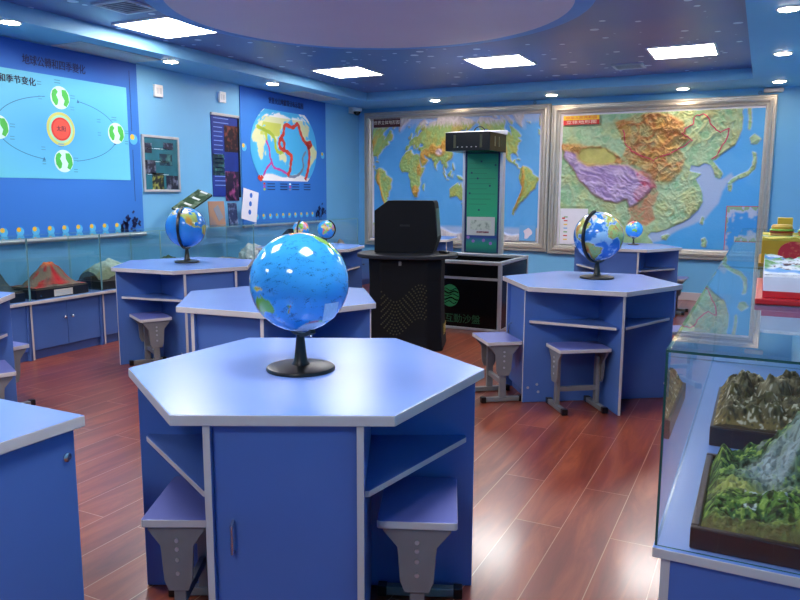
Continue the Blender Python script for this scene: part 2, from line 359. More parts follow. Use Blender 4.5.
# ------------------------------------------------------------------ the room
XL, XR, YB, YF, ZS, ZC = -5.6, .42, 9.85, -2.6, 2.585, 2.70
def floor_material():
    m = bpy.data.materials.new('laminate floor'); m.use_nodes = True; nt = m.node_tree; b = nt.nodes['Principled BSDF']
    N = nt.nodes.new; L = nt.links.new
    tc = N('ShaderNodeTexCoord'); mp = N('ShaderNodeMapping')
    mp.inputs['Rotation'].default_value = (0, 0, R(90)); mp.inputs['Location'].default_value = (.35, .4547 - .193 * 3, 0)
    L(tc.outputs['Object'], mp.inputs['Vector'])
    br = N('ShaderNodeTexBrick'); br.offset = .37; br.inputs['Scale'].default_value = 1
    br.inputs['Brick Width'].default_value = 1.22; br.inputs['Row Height'].default_value = .193
    br.inputs['Mortar Size'].default_value = .0016; br.inputs['Mortar Smooth'].default_value = .1; br.inputs['Bias'].default_value = 0
    br.inputs['Color1'].default_value = (.2, .2, .2, 1); br.inputs['Color2'].default_value = (.8, .8, .8, 1); br.inputs['Mortar'].default_value = (0, 0, 0, 1)
    L(mp.outputs['Vector'], br.inputs['Vector'])
    # grain stretched along the planks, shifted per plank
    ad = N('ShaderNodeVectorMath'); ad.operation = 'ADD'; L(tc.outputs['Object'], ad.inputs[0])
    ml = N('ShaderNodeVectorMath'); ml.operation = 'SCALE'; L(br.outputs['Color'], ml.inputs[0]); ml.inputs['Scale'].default_value = 23; L(ml.outputs[0], ad.inputs[1])
    m2 = N('ShaderNodeMapping'); m2.inputs['Scale'].default_value = (7, .9, 1); L(ad.outputs[0], m2.inputs['Vector'])
    nz = N('ShaderNodeTexNoise'); nz.inputs['Scale'].default_value = 1.6; nz.inputs['Detail'].default_value = 7; nz.inputs['Roughness'].default_value = .62; nz.inputs['Distortion'].default_value = .8
    L(m2.outputs[0], nz.inputs['Vector'])
    rp = N('ShaderNodeValToRGB'); e = rp.color_ramp.elements
    e[0].position = .28; e[0].color = lin((98, 40, 26)) + (1,); e[1].position = .72; e[1].color = lin((158, 82, 50)) + (1,)
    k = rp.color_ramp.elements.new(.5); k.color = lin((126, 56, 36)) + (1,)
    L(nz.outputs['Fac'], rp.inputs['Fac'])
    hs = N('ShaderNodeHueSaturation'); L(rp.outputs[0], hs.inputs['Color'])
    mr = N('ShaderNodeMapRange'); mr.inputs['To Min'].default_value = .92; mr.inputs['To Max'].default_value = 1.1
    L(br.outputs['Color'], mr.inputs['Value']); L(mr.outputs[0], hs.inputs['Value'])
    mx = N('ShaderNodeMix'); mx.data_type = 'RGBA'; L(br.outputs['Fac'], mx.inputs[0]); L(hs.outputs[0], mx.inputs[6]); mx.inputs[7].default_value = lin((182, 142, 118)) + (1,)  # plank seams coloured pale, painting in the gleam they show at grazing angles
    L(mx.outputs[2], b.inputs['Base Color'])
    b.inputs['Roughness'].default_value = .34; b.inputs['Coat Weight'].default_value = .5; b.inputs['Coat Roughness'].default_value = .17
    bp = N('ShaderNodeBump'); bp.inputs['Strength'].default_value = .12; bp.inputs['Distance'].default_value = .004
    L(nz.outputs['Fac'], bp.inputs['Height']); L(bp.outputs['Normal'], b.inputs['Normal'])
    return m
def star_material():
    m = bpy.data.materials.new('starry ceiling film'); m.use_nodes = True; nt = m.node_tree; b = nt.nodes['Principled BSDF']
    N = nt.nodes.new; L = nt.links.new
    tc = N('ShaderNodeTexCoord')
    nz = N('ShaderNodeTexNoise'); nz.inputs['Scale'].default_value = .55; nz.inputs['Detail'].default_value = 5; L(tc.outputs['Object'], nz.inputs['Vector'])
    rp = N('ShaderNodeValToRGB'); e = rp.color_ramp.elements
    e[0].position = .3; e[0].color = lin((74, 104, 166)) + (1,); e[1].position = .72; e[1].color = lin((140, 122, 160)) + (1,)
    k = rp.color_ramp.elements.new(.5); k.color = lin((98, 106, 166)) + (1,)
    L(nz.outputs['Fac'], rp.inputs['Fac'])
    vo = N('ShaderNodeTexVoronoi'); vo.inputs['Scale'].default_value = 7.5; L(tc.outputs['Object'], vo.inputs['Vector'])
    sp = N('ShaderNodeSeparateColor'); L(vo.outputs['Color'], sp.inputs[0])
    ra = N('ShaderNodeMath'); ra.operation = 'MULTIPLY'; L(sp.outputs[0], ra.inputs[0]); L(sp.outputs[1], ra.inputs[1])
    rb = N('ShaderNodeMath'); rb.operation = 'MULTIPLY'; L(ra.outputs[0], rb.inputs[0]); rb.inputs[1].default_value = .42
    lt = N('ShaderNodeMath'); lt.operation = 'LESS_THAN'; L(vo.outputs['Distance'], lt.inputs[0]); L(rb.outputs[0], lt.inputs[1])
    mu = N('ShaderNodeMath'); mu.operation = 'MULTIPLY'; L(lt.outputs[0], mu.inputs[0]); mu.inputs[1].default_value = .9
    mx = N('ShaderNodeMix'); mx.data_type = 'RGBA'; L(mu.outputs[0], mx.inputs[0]); L(rp.outputs[0], mx.inputs[6]); mx.inputs[7].default_value = lin((235, 242, 255)) + (1,)
    L(mx.outputs[2], b.inputs['Base Color']); b.inputs['Roughness'].default_value = .35
    return m
M_floor = floor_material(); M_star = star_material()
M_wall = mat('sky blue paint', (112, 182, 228), .55, var=.03, scale=1.5)
M_soff = mat('mid blue paint', (126, 186, 222), .55, var=.03, scale=1.5)
M_lilac = mat('lilac grey film', (226, 208, 218), .5, var=.03, scale=2)
M_ring = mat('bright blue paint', (108, 160, 220), .5, var=.03)
M_skirt = mat('pale baseboard', (196, 186, 190), .5, var=.03)
structure(MB().box(XL - .2, XR + .2, YF - .2, YB + .2, -.1, 0).build('floor', M_floor))
structure(MB().box(XL - .2, XR + .2, YF - .2, YB + .2, ZC, ZC + .1).build('ceiling', M_star))
structure(MB().box(XL - .15, XL, YF - .2, YB + .2, 0, ZC).build('wall_left', M_wall))
structure(MB().box(XR, XR + .15, YF - .2, YB + .2, 0, ZC).build('wall_right', M_wall))
structure(MB().box(XL, XR, YB, YB + .15, 0, ZC).build('wall_back', M_wall))
structure(MB().box(XL, XR, YF - .15, YF, 0, ZC).build('wall_front', M_wall))
mb = MB(); SX0, SX1, SY1 = -5.0, -.2, 9.02
mb.box(XL, SX0, YF, YB, ZS, ZC - .001); mb.box(SX1, XR, YF, YB, ZS, ZC - .001); mb.box(SX0, SX1, SY1, YB, ZS, ZC - .001)
structure(mb.build('trim_1', M_soff))
mb = MB(); mb.box(XL, XR, YB - .02, YB, 0, .1); structure(mb.build('baseboard_back', M_skirt, bevel=.003))
# round dropped disc in the starry ceiling
DC = (-2.594, 4.734); DR = 1.555; DZ = 2.645
mb = MB(); mb.lathe([(DR, DZ), (DR, ZC - .001)], 96, 0, (DC[0], DC[1], 0)); structure(mb.build('trim_2', M_ring, smooth=True))
mb = MB(); mb.lathe([(DR - .14, DZ - .012), (DR - .14, DZ + .004)], 96, 0, (DC[0], DC[1], 0)); structure(mb.build('trim_3', M_lilac, smooth=True))

# ------------------------------------------------------------------ ceiling lights, vents
def panel_light(x, y, label):
    t = thing('ceiling_light', label, 'ceiling light', (x, y, ZC), 0, 'square ceiling light panels')
    s = .285; q = .29; f = MB()
    for a, b, c, d in [(-s - .02, s + .02, -q - .02, -q), (-s - .02, s + .02, q, q + .02), (-s - .02, -s, -q, q), (s, s + .02, -q, q)]:
        f.box(a, b, c, d, -.012, -.001)
    f.build('light_frame', M_white, t); MB().box(-s, s, -q, q, -.008, -.001).build('diffuser', M_panel, t)
for x, y, l in [(-4.553, 4.79, 'square light panel tucked against the left edge of the round ceiling disc'),
                (-4.338, 7.39, 'square light panel in front of the left banner with the oval map'),
                (-2.551, 7.46, 'square light panel straight above the black sandbox table'),
                (-.794, 7.68, 'rightmost square light panel, in front of the terrain map of the east')]:
    panel_light(x, y, l)
for x, y, l in [(-.83, 4.6, 'square light panel above the right front table, near the glass case'), (-.83, 1.9, 'square light panel above the right front glass case corner'),
                (-.83, -.8, 'square light panel behind the camera by the right wall'), (-2.7, 1.9, 'square light panel above the foremost hexagonal table'),
                (-4.5, 2.2, 'square light panel above the far left table'), (-4.5, -.8, 'square light panel behind the camera by the left wall')]:
    panel_light(x, y, l)
def downlight(x, y, label):
    t = thing('downlight', label, 'downlight', (x, y, ZS), 0, 'recessed round downlights')
    mb = MB(); prof = [(.062, -.001), (.062, -.008), (.078, -.006), (.082, -.001)]
    mb.lathe(prof, 24); mb.build('trim_ring', M_white, t, smooth=True)
    mb = MB(); mb.lathe([(.062, -.011), (.062, -.002)], 24); mb.build('lamp_lens', M_down, t)
for x, y, l in [(-5.085, 3.74, 'round downlight in the left soffit at the photo\'s left border, above the orbit banner'), (-5.2, 5.5, 'round downlight in the left soffit above the silver framed poster'),
                (-5.18, 7.1, 'round downlight in the left soffit above the oval map banner'), (-4.1, 9.3, 'round downlight above the left half of the framed world map'),
                (-2.52, 9.4, 'round downlight above the joint of the two framed maps'), (-.96, 9.5, 'round downlight above the middle of the framed terrain map of the east'),
                (.06, 5.75, 'nearest of the three round downlights in the right soffit'), (.06, 7.51, 'middle one of the three round downlights in the right soffit'),
                (.06, 9.33, 'farthest round downlight in the right soffit, by the white emergency light'),
                ]:
    downlight(x, y, l)
M_ventdk = mat('dark vent', (110, 116, 128), .6); M_ventlt = mat('grey vent louvre', (206, 210, 216), .5)
def vent(x, y, sx, sy, label):
    t = thing('ceiling_vent', label, 'vent', (x, y, ZC), 0, 'ceiling air vents')
    f = MB()
    for a, b, c, d in [(-sx - .03, sx + .03, -sy - .03, -sy), (-sx - .03, sx + .03, sy, sy + .03), (-sx - .03, -sx, -sy, sy), (sx, sx + .03, -sy, sy)]: f.box(a, b, c, d, -.014, -.001)
    f.build('vent_frame', M_ventlt, t); MB().box(-sx, sx, -sy, sy, -.003, -.001).build('vent_backing', M_ventdk, t)
    l = MB(); n = 7
    for k in range(n):
        yy = -sy + (k + .5) * 2 * sy / n; l.obox((0, yy, -.008), (2 * sx, .026, .003), (R(12), 0, 0))
    l.build('louvre', M_ventlt, t)
vent(-4.31, 4.12, .14, .14, 'grey square air vent at the upper left, beside the round disc')
vent(-1.40, 8.33, .13, .12, 'small grey air vent left of the rightmost light panel')
M_grille = mat('pale grey access panel', (214, 208, 206), .45)
for yc, ly, l in [(4.92, .46, 'long pale grey access panel in the left soffit above the orbit banner'), (8.22, .45, 'long pale grey access panel in the left soffit above the oval map banner')]:
    t = thing('access_panel', l, 'access panel', (-5.38, yc, ZS), 0, 'soffit access panels')
    MB().box(-.18, .18, -ly, ly, -.008, -.001).build('panel_plate', M_grille, t, bevel=.003)
    MB().box(-.15, .15, -ly + .03, ly - .03, -.0105, -.0085).build('panel_insert', mat('warm grey insert', (200, 192, 188), .45), t)

# ------------------------------------------------------------------ hexagonal tables
HR = .5922
def make_table(label):
    t = thing('hexagonal_table', label, 'table', group='blue hexagonal work tables')
    hexp = [(HR * math.cos(R(60 * k)), HR * math.sin(R(60 * k))) for k in range(6)]
    MB().prism(hexp, .7395, .7705, 0, 1).build('tabletop', [M_top, M_edge], t, bevel=.003)
    W = .203
    for s in (-1, 1):
        x0, x1 = (W - .009, W + .011) if s > 0 else (-W - .011, -W + .009)
        MB().box(x0, x1, -.504, .504, .002, .739, 0, {'front': 1, 'back': 1}).build('side_panel', [M_blue, M_edge], t, bevel=.0015)
        a, b = (W + .0112, .561) if s > 0 else (-.561, -W - .0112)
        MB().box(a, b, -.009, .009, .002, .739, 0, {'right' if s > 0 else 'left': 1}).build('partition', [M_blue, M_edge], t, bevel=.0015)
        for u in (-1, 1):
            xa = W + .0115; P = [(xa * s, .0095 * u), (.532 * s, .0095 * u), (.532 * s, .03 * u), ((xa + .012) * s, .473 * u), (xa * s, .473 * u)]
            MB().prism(P, .527, .545, 0, [0, 0, 1, 1, 0]).build('shelf', [M_bluedk, M_edge], t, bevel=.0015)
    for u in (-1, 1):
        d = MB().box(-W + .0095, W - .0095, min(u * .48, u * .462), max(u * .48, u * .462), .06, .733).build('door', M_blue, t, bevel=.0015)
        h = MB(); x = .145 * u
        h.tube([(x, u * .481, .372), (x, u * .504, .377), (x, u * .504, .457), (x, u * .481, .462)], .0045, 8); h.build('handle', M_chrome, d, smooth=True)
    MB().box(-W + .0095, W - .0095, -.455, .455, .002, .055).build('plinth', M_bluedk, t)
    for s in (-1, 1):
        for (y, z) in [(-.47, .1), (-.40, .07), (-.41, .12), (.47, .1)]: MB().cyl((s * (W + .0105), y, z), .009, s * .003, 'x', 10).build('screw_cap', M_silver, t)
    return t
tables = [  # x, y, door azimuth, label
 (-1.323, 1.969, -63.4, 'foremost blue hexagonal table with a big globe and a handled door'),
 (-1.019, 4.904, -146, 'blue hexagonal table right of the black sandbox, stools at its front'),
 (-4.181, 4.503, -26.6, 'blue hexagonal table at left, before the volcano cabinet, with a big globe'),
 (-2.395, 3.297, -84.8, 'blue hexagonal table with bare top, directly behind the foremost table'),
 (-1.349, 8.366, -89, 'blue hexagonal table under the framed terrain map, with one small globe'),
 (-4.065, 2.179, -24, 'blue hexagonal table cut off by the photo\'s left edge, with two stools'),
 (-4.336, 6.576, -46.4, 'blue hexagonal table by the left cases with two small globes'),
 (-4.030, 8.543, -110, 'blue hexagonal table hidden behind the black podium'),
]
T0 = None
for x, y, dz, l in tables:
    if T0 is None:
        T0 = make_table(l); T0.location = (x, y, 0); T0.rotation_euler = (0, 0, R(dz + 90))
    else: dup(T0, (x, y, 0), R(dz + 90), l)

# ------------------------------------------------------------------ stools
def make_stool(label):
    t = thing('stool', label, 'stool', group='student stools with grey steel legs')
    L, W_, z = .17, .118, .405
    c = .007; P = [(-L + c, -W_), (L - c, -W_), (L, -W_ + c), (L, W_ - c), (L - c, W_), (-L + c, W_), (-L, W_ - c), (-L, -W_ + c)]
    MB().prism(P, z - .024, z, 0, 1).build('seat', [M_seat, M_edge], t, bevel=.003)
    for s in (-1, 1):
        x = s * .15
        B = [(-.1, .3805), (-.1, .368), (-.058, .318), (-.05, .21), (-.036, .176), (.036, .176), (.05, .21), (.058, .318), (.1, .368), (.1, .3805)]
        b = MB().prism(B, x - .006, x + .006, axis='x').build('bracket', M_steel, t, bevel=.002)
        for zz in (.335, .308, .275, .232): MB().cyl((x + s * .0055, 0, zz), .007, s * .004, 'x', 10, 0).build('bolt', M_silver, b)
        xi = x - s * .019
        MB().box(xi - .0125, xi + .0125, -.022, .022, .034, .33).build('leg', M_steel, t, bevel=.003)
        f = MB().box(xi - .0155, xi + .0155, -.138, .138, .004, .034).build('foot_bar', M_steel, t, bevel=.003)
        for u in (-1, 1): MB().box(xi - .018, xi + .018, min(u * .112, u * .143), max(u * .112, u * .143), .0, .038).build('foot_cap', M_black, f, bevel=.003)
    MB().box(-.118, .118, -.012, .012, .115, .145).build('stretcher', M_steel, t, bevel=.002)
    return t
stools = [(-0.979, 4.488, 36, 'stool at the front of the right table, seat facing the viewer'),
 (-1.525, 4.515, -52, 'stool at the left corner of the right table, by the sandbox'),
 (-0.504, 5.384, 34, 'stool mostly hidden behind the right table, beside the glass case'),
 (-0.902, 1.959, 112.6, 'stool in the right bay of the foremost table'),
 (-1.546, 1.642, 116.6, 'stool in the left bay of the foremost table'),
 (-4.172, 4.082, 150.4, 'stool under the left table with the big globe'),
 (-4.216, 2.84, -3, 'upper one of two stools at the left edge, nearer the cabinets'),
 (-3.684, 2.419, 154, 'lower one of two stools at the left edge, cut off by the frame'),
 (-.845, 8.72, 86, 'stool barely showing right of the far table under the terrain map')]
S0 = None
for x, y, a, l in stools:
    if S0 is None:
        S0 = make_stool(l); S0.location = (x, y, 0); S0.rotation_euler = (0, 0, R(a))
    else:
        o = dup(S0, (x, y, 0), R(a), l)
        if 'left bay of the foremost' in l: o.scale = (.97, .84, 1)

# ------------------------------------------------------------------ desk at the left edge
t = thing('desk', 'blue rectangular desk with grey edging in the lower left corner', 'desk', (-2.2045, .575, 0))
MB().box(-.65, .65, -.66, .703, .7395, .7705, 0, {'front': 1, 'back': 1, 'left': 1, 'right': 1}).build('desktop', [M_top, M_edge], t, bevel=.003)
MB().box(.612, .632, -.63, .68, 0.002, .739, 0, {'front': 1, 'back': 1}).build('side_panel', [M_blue, M_edge], t, bevel=.0015)
MB().box(-.62, -.60, -.63, .68, 0.002, .739, 0, {'front': 1, 'back': 1}).build('side_panel', [M_blue, M_edge], t, bevel=.0015)
MB().box(-.599, .599, .64, .66, .002, .739).build('back_panel', M_blue, t, bevel=.0015)
mb = MB(); mb.lathe([(.012, 0), (.012, .003), (.008, .006)], 14); o = mb.build('screw_cap', M_chrome, t, smooth=True, loc=(.632, .655, .668), rot=(0, R(90), 0))

# ------------------------------------------------------------------ cabinets, worktops and glass cases
CF = -5.155   # left cabinet front
def cabinet(x_front, x_back, y0, y1, sgn, label, grp, doors=True):
    """sgn +1: doors face +x ; -1: doors face -x"""
    t = thing('base_cabinet', label, 'cabinet', ((x_front + x_back) / 2, (y0 + y1) / 2, 0), 0, grp)
    hx = abs(x_front - x_back) / 2; hy = (y1 - y0) / 2
    f = lambda a: a * sgn
    def bx(xa, xb, *r, **k): return MB().box(min(f(xa), f(xb)), max(f(xa), f(xb)), *r, **k)
    front = 'right' if sgn > 0 else 'left'
    for u in (-1, 1):
        a = u * hy; bx(-hx, hx, min(a, a - u * .018), max(a, a - u * .018), .002, .452, mats={front: 1}).build('side_panel', [M_blue, M_edge if u < 0 else M_bluedk], t, bevel=.0015)
    bx(-hx, hx - .03, -hy + .0185, hy - .0185, .075, .4515).build('carcass', M_bluedk, t)
    bx(hx - .05, hx - .03, -hy + .0185, hy - .0185, .002, .074).build('plinth', M_bluedk, t)
    if sgn < 0: bx(hx - .022, hx, -hy - .0015, -hy - .0002, .002, .452).build('edge_strip', M_edge, t)
    for u in (-1, 1):
        d = bx(hx - .0295, hx - .012, min(u * .0015, u * (hy - .02)), max(u * .0015, u * (hy - .02)), .078, .45).build('door', M_blue, t, bevel=.0015)
        k = MB(); k.tube([(f(hx - .0125), u * .035, .31), (f(hx + .008), u * .035, .31)], .006, 10); k.ball((f(hx + .012), u * .035, .31), .013, 12); k.build('knob', M_chrome, d, smooth=True)
    return t
mods = [(2.33, 3.05), (3.06, 3.775), (3.785, 4.485), (4.495, 5.21), (5.22, 5.93), (5.94, 6.65), (6.66, 7.37), (7.38, 8.09), (8.10, 8.80), (8.81, 9.46)]
names_c = ['left wall cabinet hidden behind the left edge table', 'left wall cabinet beside the two left edge stools', 'left wall cabinet below the red volcano model, two knobs in view',
  'left wall cabinet just left of the table with the big globe', 'left wall cabinet behind the table with the big globe', 'left wall cabinet below the brown picture', 'left wall cabinet below the white card',
  'left wall cabinet behind the table with two small globes', 'left wall cabinet below the oval map banner\'s right side', 'endmost left wall cabinet in the far corner']
for (a, b), l in zip(mods, names_c): cabinet(CF, XL + .005, a, b, 1, l, 'low blue cabinets along the left wall')
tag(MB().box(XL + .002, CF + .02, 2.3, 9.5, .4535, .48, 0, {'right': 1, 'front': 1, 'back': 1}).build('worktop', [M_top, M_edge], None, bevel=.003), 'long pale blue worktop with grey edge on the left wall cabinets', 'worktop')
def glass_case(x_out, x_in, y0, y1, sgn, label, grp, zb=.4805, zt=.98):
    """x_out: the room side. Front pane, top pane, two end panes, each a slab with green edges"""
    t = thing('glass_case', label, 'display case', ((x_out + x_in) / 2, (y0 + y1) / 2, zb), 0, grp)
    hx = abs(x_out - x_in) / 2; hy = (y1 - y0) / 2; g = .006; H = zt - zb
    f = lambda a: a * sgn
    ge = M_gedge if sgn < 0 else M_gedge2
    def slab(nm, xa, xb, ya, yb, za, zb_, thin, m=M_glass):
        order = ['bottom', 'top', 'front', 'right', 'back', 'left']
        face = {'x': ('left', 'right'), 'y': ('front', 'back'), 'z': ('top', 'bottom')}[thin]
        MB().box(min(f(xa), f(xb)), max(f(xa), f(xb)), ya, yb, za, zb_, 1, {face[0]: 0, face[1]: 0}).build(nm, [m, ge], t)
    slab('front_pane', hx - g, hx, -hy, hy, 0, H - g - .0005, 'x')
    slab('top_pane', -hx, hx, -hy, hy, H - g, H, 'z', M_gtop)
    slab('end_pane', -hx, hx - g - .0005, -hy, -hy + g, 0, H - g - .0005, 'y')
    slab('end_pane', -hx, hx - g - .0005, hy - g, hy, 0, H - g - .0005, 'y')
    return t
gl = [(2.33, 3.795), (3.80, 4.50), (4.505, 5.215), (5.22, 6.65), (6.655, 8.09), (8.095, 9.02)]
gn = ['left glass case at the left edge with the dark hill model', 'left glass case holding the red volcano', 'left glass case right of the volcano with the green mountain', 'left glass case behind the big globe with the green dome hill',
      'left glass case behind the table with two small globes', 'endmost left glass case in the far corner']
for (a, b), l in zip(gl, gn): glass_case(CF, XL + .05, a, b, 1, l, 'glass cases along the left wall')
# right side
RX = -.19
RY0 = 1.80
for (a, b), l in zip([(RY0 + .02, 2.75), (2.76, 3.7), (3.71, 4.65), (4.66, 5.6)], ['right wall cabinet at the lower right corner, below the mountain stream model', 'right wall cabinet below the karst peaks model', 'right wall cabinet behind the right front table', 'right wall cabinet beside the hidden stool']):
    cabinet(RX + .02, XR - .005, a, b, -1, l, 'low blue cabinets along the right wall')
tag(MB().box(RX, XR - .002, RY0, 9.0, .4535, .48, 0, {'left': 1, 'front': 1, 'back': 1}).build('worktop', [M_top, M_edge], None, bevel=.003), 'pale blue worktop with grey edge under the right glass cases', 'worktop')
for (a, b), l in zip([(RY0 + .012, 4.07), (4.075, 6.35), (6.355, 8.65)], ['large right glass case in the foreground with mountain models', 'second right glass case, carrying the yellow box model', 'farthest right glass case, reflecting the framed map']):
    glass_case(RX + .004, XR - .004, a, b, -1, l, 'glass cases along the right wall')
for (a, b), l in zip([(5.61, 6.6), (6.61, 7.6), (7.61, 8.95)], ['right wall cabinet third from the far end', 'right wall cabinet second from the far end', 'right wall cabinet at the far end']):
    cabinet(RX + .02, XR - .005, a, b, -1, l, 'low blue cabinets along the right wall')

# ------------------------------------------------------------------ globes
def political(lon, lat, m):
    rs = np.random.RandomState(4); n = 90
    sl = rs.uniform(-180, 180, n); sb = np.degrees(np.arcsin(rs.uniform(-1, 1, n)))
    pal = [L3(c) for c in [(112, 190, 78), (236, 206, 80), (232, 120, 110), (196, 150, 200), (240, 160, 70), (150, 206, 120), (238, 222, 150)]]
    V = lambda lo, la: np.stack([np.cos(np.radians(la)) * np.cos(np.radians(lo)), np.cos(np.radians(la)) * np.sin(np.radians(lo)), np.sin(np.radians(la))], -1)
    d = V(lon, lat) @ V(sl, sb).T; i = d.argmax(-1)
    col = np.zeros(lon.shape + (3,)); col[:] = L3((58, 160, 232))
    col = over(col, np.clip(soft(m, 2) * 1.6, 0, .6) * ~m, L3((120, 196, 240)))
    land = np.array(pal)[i % 7]; lw = (lon + 180) % 360 - 180
    land = over(land, (lw > 112) & (lw < 155) & (lat < -9) & (lat > -45), L3((120, 186, 62)))
    land = over(land, (lw > -170) & (lw < -60) & (lat > 14) & (lat < 50), L3((132, 192, 84)))
    land = over(land, np.clip((np.abs(lat) - 68) / 4, 0, 1), L3((236, 238, 244)))
    return over(col, m, land)
def atlas(lon, lat, m):
    col, hi = physical_colours(lon, lat, m)
    col = over(col, ~m, 0) + over(col * 0, ~m, L3((44, 116, 200)))
    col = over(col, np.clip((fbm(lon / 16, lat / 12, 5) - .47) * 7, 0, .75) * ~m, L3((164, 208, 236)))
    col = over(col, np.clip(soft(m, 3) * 2, 0, .8) * ~m, L3((190, 216, 236)))
    n = fbm(lon / 5, lat / 5, 31)
    return over(col, np.clip((n - .6) * 9, 0, .8) * m, L3((196, 84, 62)))
def globe_mesh(name, r, fn, material, nu=240, nv=120):
    lon = np.linspace(-180, 180, nu + 1)[None, :] * np.ones((nv + 1, 1)); lat = np.linspace(-90, 90, nv + 1)[:, None] * np.ones((1, nu + 1))
    m = land_mask(lon, lat); col = fn(lon, lat, m)
    a, b = np.radians(lon), np.radians(lat)
    P = np.stack([r * np.cos(b) * np.cos(a), r * np.cos(b) * np.sin(a), r * np.sin(b)], -1)
    return grid_obj(name, P, col, material)
M_globeA = vcol_mat('glossy political globe', .12, .5, .4, speck=(230, .33, .7)); M_globeB = vcol_mat('glossy relief globe', .15, .5, .4, speck=(150, .40, .6))
M_globeS = vcol_mat('glossy small globe', .15, .5, .4)
def make_globe(label, loc, r, zc, lean_az, lonc, fn, material, base_r, legend=False, group='desk globes'):
    """loc: base on the table; zc: centre height above base; lean_az: azimuth the pole leans to; lonc: meridian turned to the viewer"""
    t = thing('globe', label, 'globe', loc, 0, group)
    kap = math.atan2(-loc[1], -loc[0])            # azimuth towards the viewer's side of the room
    RM = (Euler((0, 0, lean_az)).to_matrix() @ Euler((0, R(23.5), 0)).to_matrix() @ Euler((0, 0, kap - lean_az - R(lonc))).to_matrix())
    s = globe_mesh('sphere', r, fn, material); s.parent = t; s.matrix_local = Matrix.Translation((0, 0, zc)) @ RM.to_4x4()
    k = r / .16
    mb = MB(); mb.lathe([(base_r, 0), (base_r, .006 * k), (base_r * .97, .011 * k), (base_r * .85, .014 * k), (.03 * k, .018 * k), (.022 * k, .03 * k), (.0135 * k, zc - r - .022 * k), (.014 * k, zc - r - .012 * k)], 40)
    mb.build('base', M_black, t, smooth=True)
    ka = max(k, .9); a = MB(); ra = r + .011 * k; e = Vector((math.cos(lean_az), math.sin(lean_az), 0)); n_ = Vector((-e.y, e.x, 0)); N = 36
    vs = []; fs = []
    for i in range(N + 1):
        th = R(23.5 - 6) + (PI + R(12)) * i / N
        d = e * math.sin(th) + Vector((0, 0, 1)) * math.cos(th)
        for rr, ww in ((ra - .006 * k, -.009 * ka), (ra + .007 * ka, -.009 * ka), (ra + .007 * ka, .009 * ka), (ra - .006 * k, .009 * ka)): vs.append(d * rr + n_ * ww)
    for i in range(N):
        for q in range(4): fs.append((i * 4 + q, i * 4 + (q + 1) % 4, i * 4 + 4 + (q + 1) % 4, i * 4 + 4 + q))
    fs += [(0, 1, 2, 3), (N * 4 + 3, N * 4 + 2, N * 4 + 1, N * 4)]
    a.add(vs, fs); am = a.build('meridian_arm', M_black, t, smooth=True, loc=(0, 0, zc))
    p = MB()
    for sg in (1, -1):
        d = (e * math.sin(R(23.5)) + Vector((0, 0, 1)) * math.cos(R(23.5))) * sg
        p.tube([d * (r - .004), d * (r + .022 * k)], .004 * k, 8)
    p.build('pivot_pin', M_chrome, am, smooth=True)
    if legend:
        g = MB(); V = []; cd = Vector((math.cos(kap), math.sin(kap), 0)); rt = Vector((-cd.y, cd.x, 0)); n = 6
        for j in range(n + 1):
            for i in range(n + 1):
                x = .095 + (-.022 + .044 * i / n) + .008 * (j / n - .5); z = -.085 + (-.032 + .064 * j / n)
                y = math.sqrt(max(0, r * r - x * x - z * z)); V.append((rt * x + cd * y + Vector((0, 0, z))) * 1.004)
        g.add(V, [(j * (n + 1) + i, j * (n + 1) + i + 1, (j + 1) * (n + 1) + i + 1, (j + 1) * (n + 1) + i) for j in range(n) for i in range(n)])
        g.build('legend_label', mat('printed legend', (204, 222, 236), .3, var=.2, scale=260), t, smooth=True, loc=(0, 0, zc))
    return t
def az(loc, off):   # azimuth: towards the viewer, turned by off degrees to the right as seen
    return math.atan2(-loc[1], -loc[0]) + R(off)
zt_ = .7708
for label, xy, r, zc, off, lonc, fn, m, br, lg in [
    ('big bright blue globe in the foreground on the foremost table', (-1.334, 1.952), 0.1604, 0.2899, -152, -163, political, M_globeA, .113, True),
    ('big pale relief globe on the right table, black arm across its front', (-0.995, 5.045), 0.1662, 0.2880, -34, -42, atlas, M_globeB, .115, False),
    ('big globe on the left table before the wall poster', (-4.223, 4.561), 0.1624, 0.2870, -22, -128, (lambda lo, la, mm: over(physical_colours(lo, la, mm)[0], ~mm, L3((44, 132, 216)))), M_globeB, .1, False),
    ('small blue globe on the far table under the terrain map', (-1.291, 8.533), 0.0947, 0.1720, 170, 128, political, M_globeS, .062, False),
    ('left one of the two small globes on the table by the left cases', (-4.421, 6.514), 0.0947, 0.1740, -22, 40, political, M_globeS, .062, False),
    ('right one of the two small globes on the table by the left cases', (-4.214, 6.687), 0.0947, 0.1778, 78, 30, political, M_globeS, .062, False)]:
    loc = (xy[0], xy[1], zt_)
    make_globe(label, loc, r, zc, az(loc, off), lonc, fn, m, br, lg)
# black toppled stand beside the small globes
mb = MB(); mb.lathe([(.062, 0), (.062, .005), (.05, .012), (.02, .02), (.012, .07)], 28)
o = mb.build('globe_stand', M_black, None, smooth=True, loc=(-4.70, 6.69, .752), rot=(R(0), R(-62), R(20)))
o.location = (-4.505, 6.436, .7708 + .0585)
tag(o, 'black tipped globe stand left of the two small globes', 'globe stand')

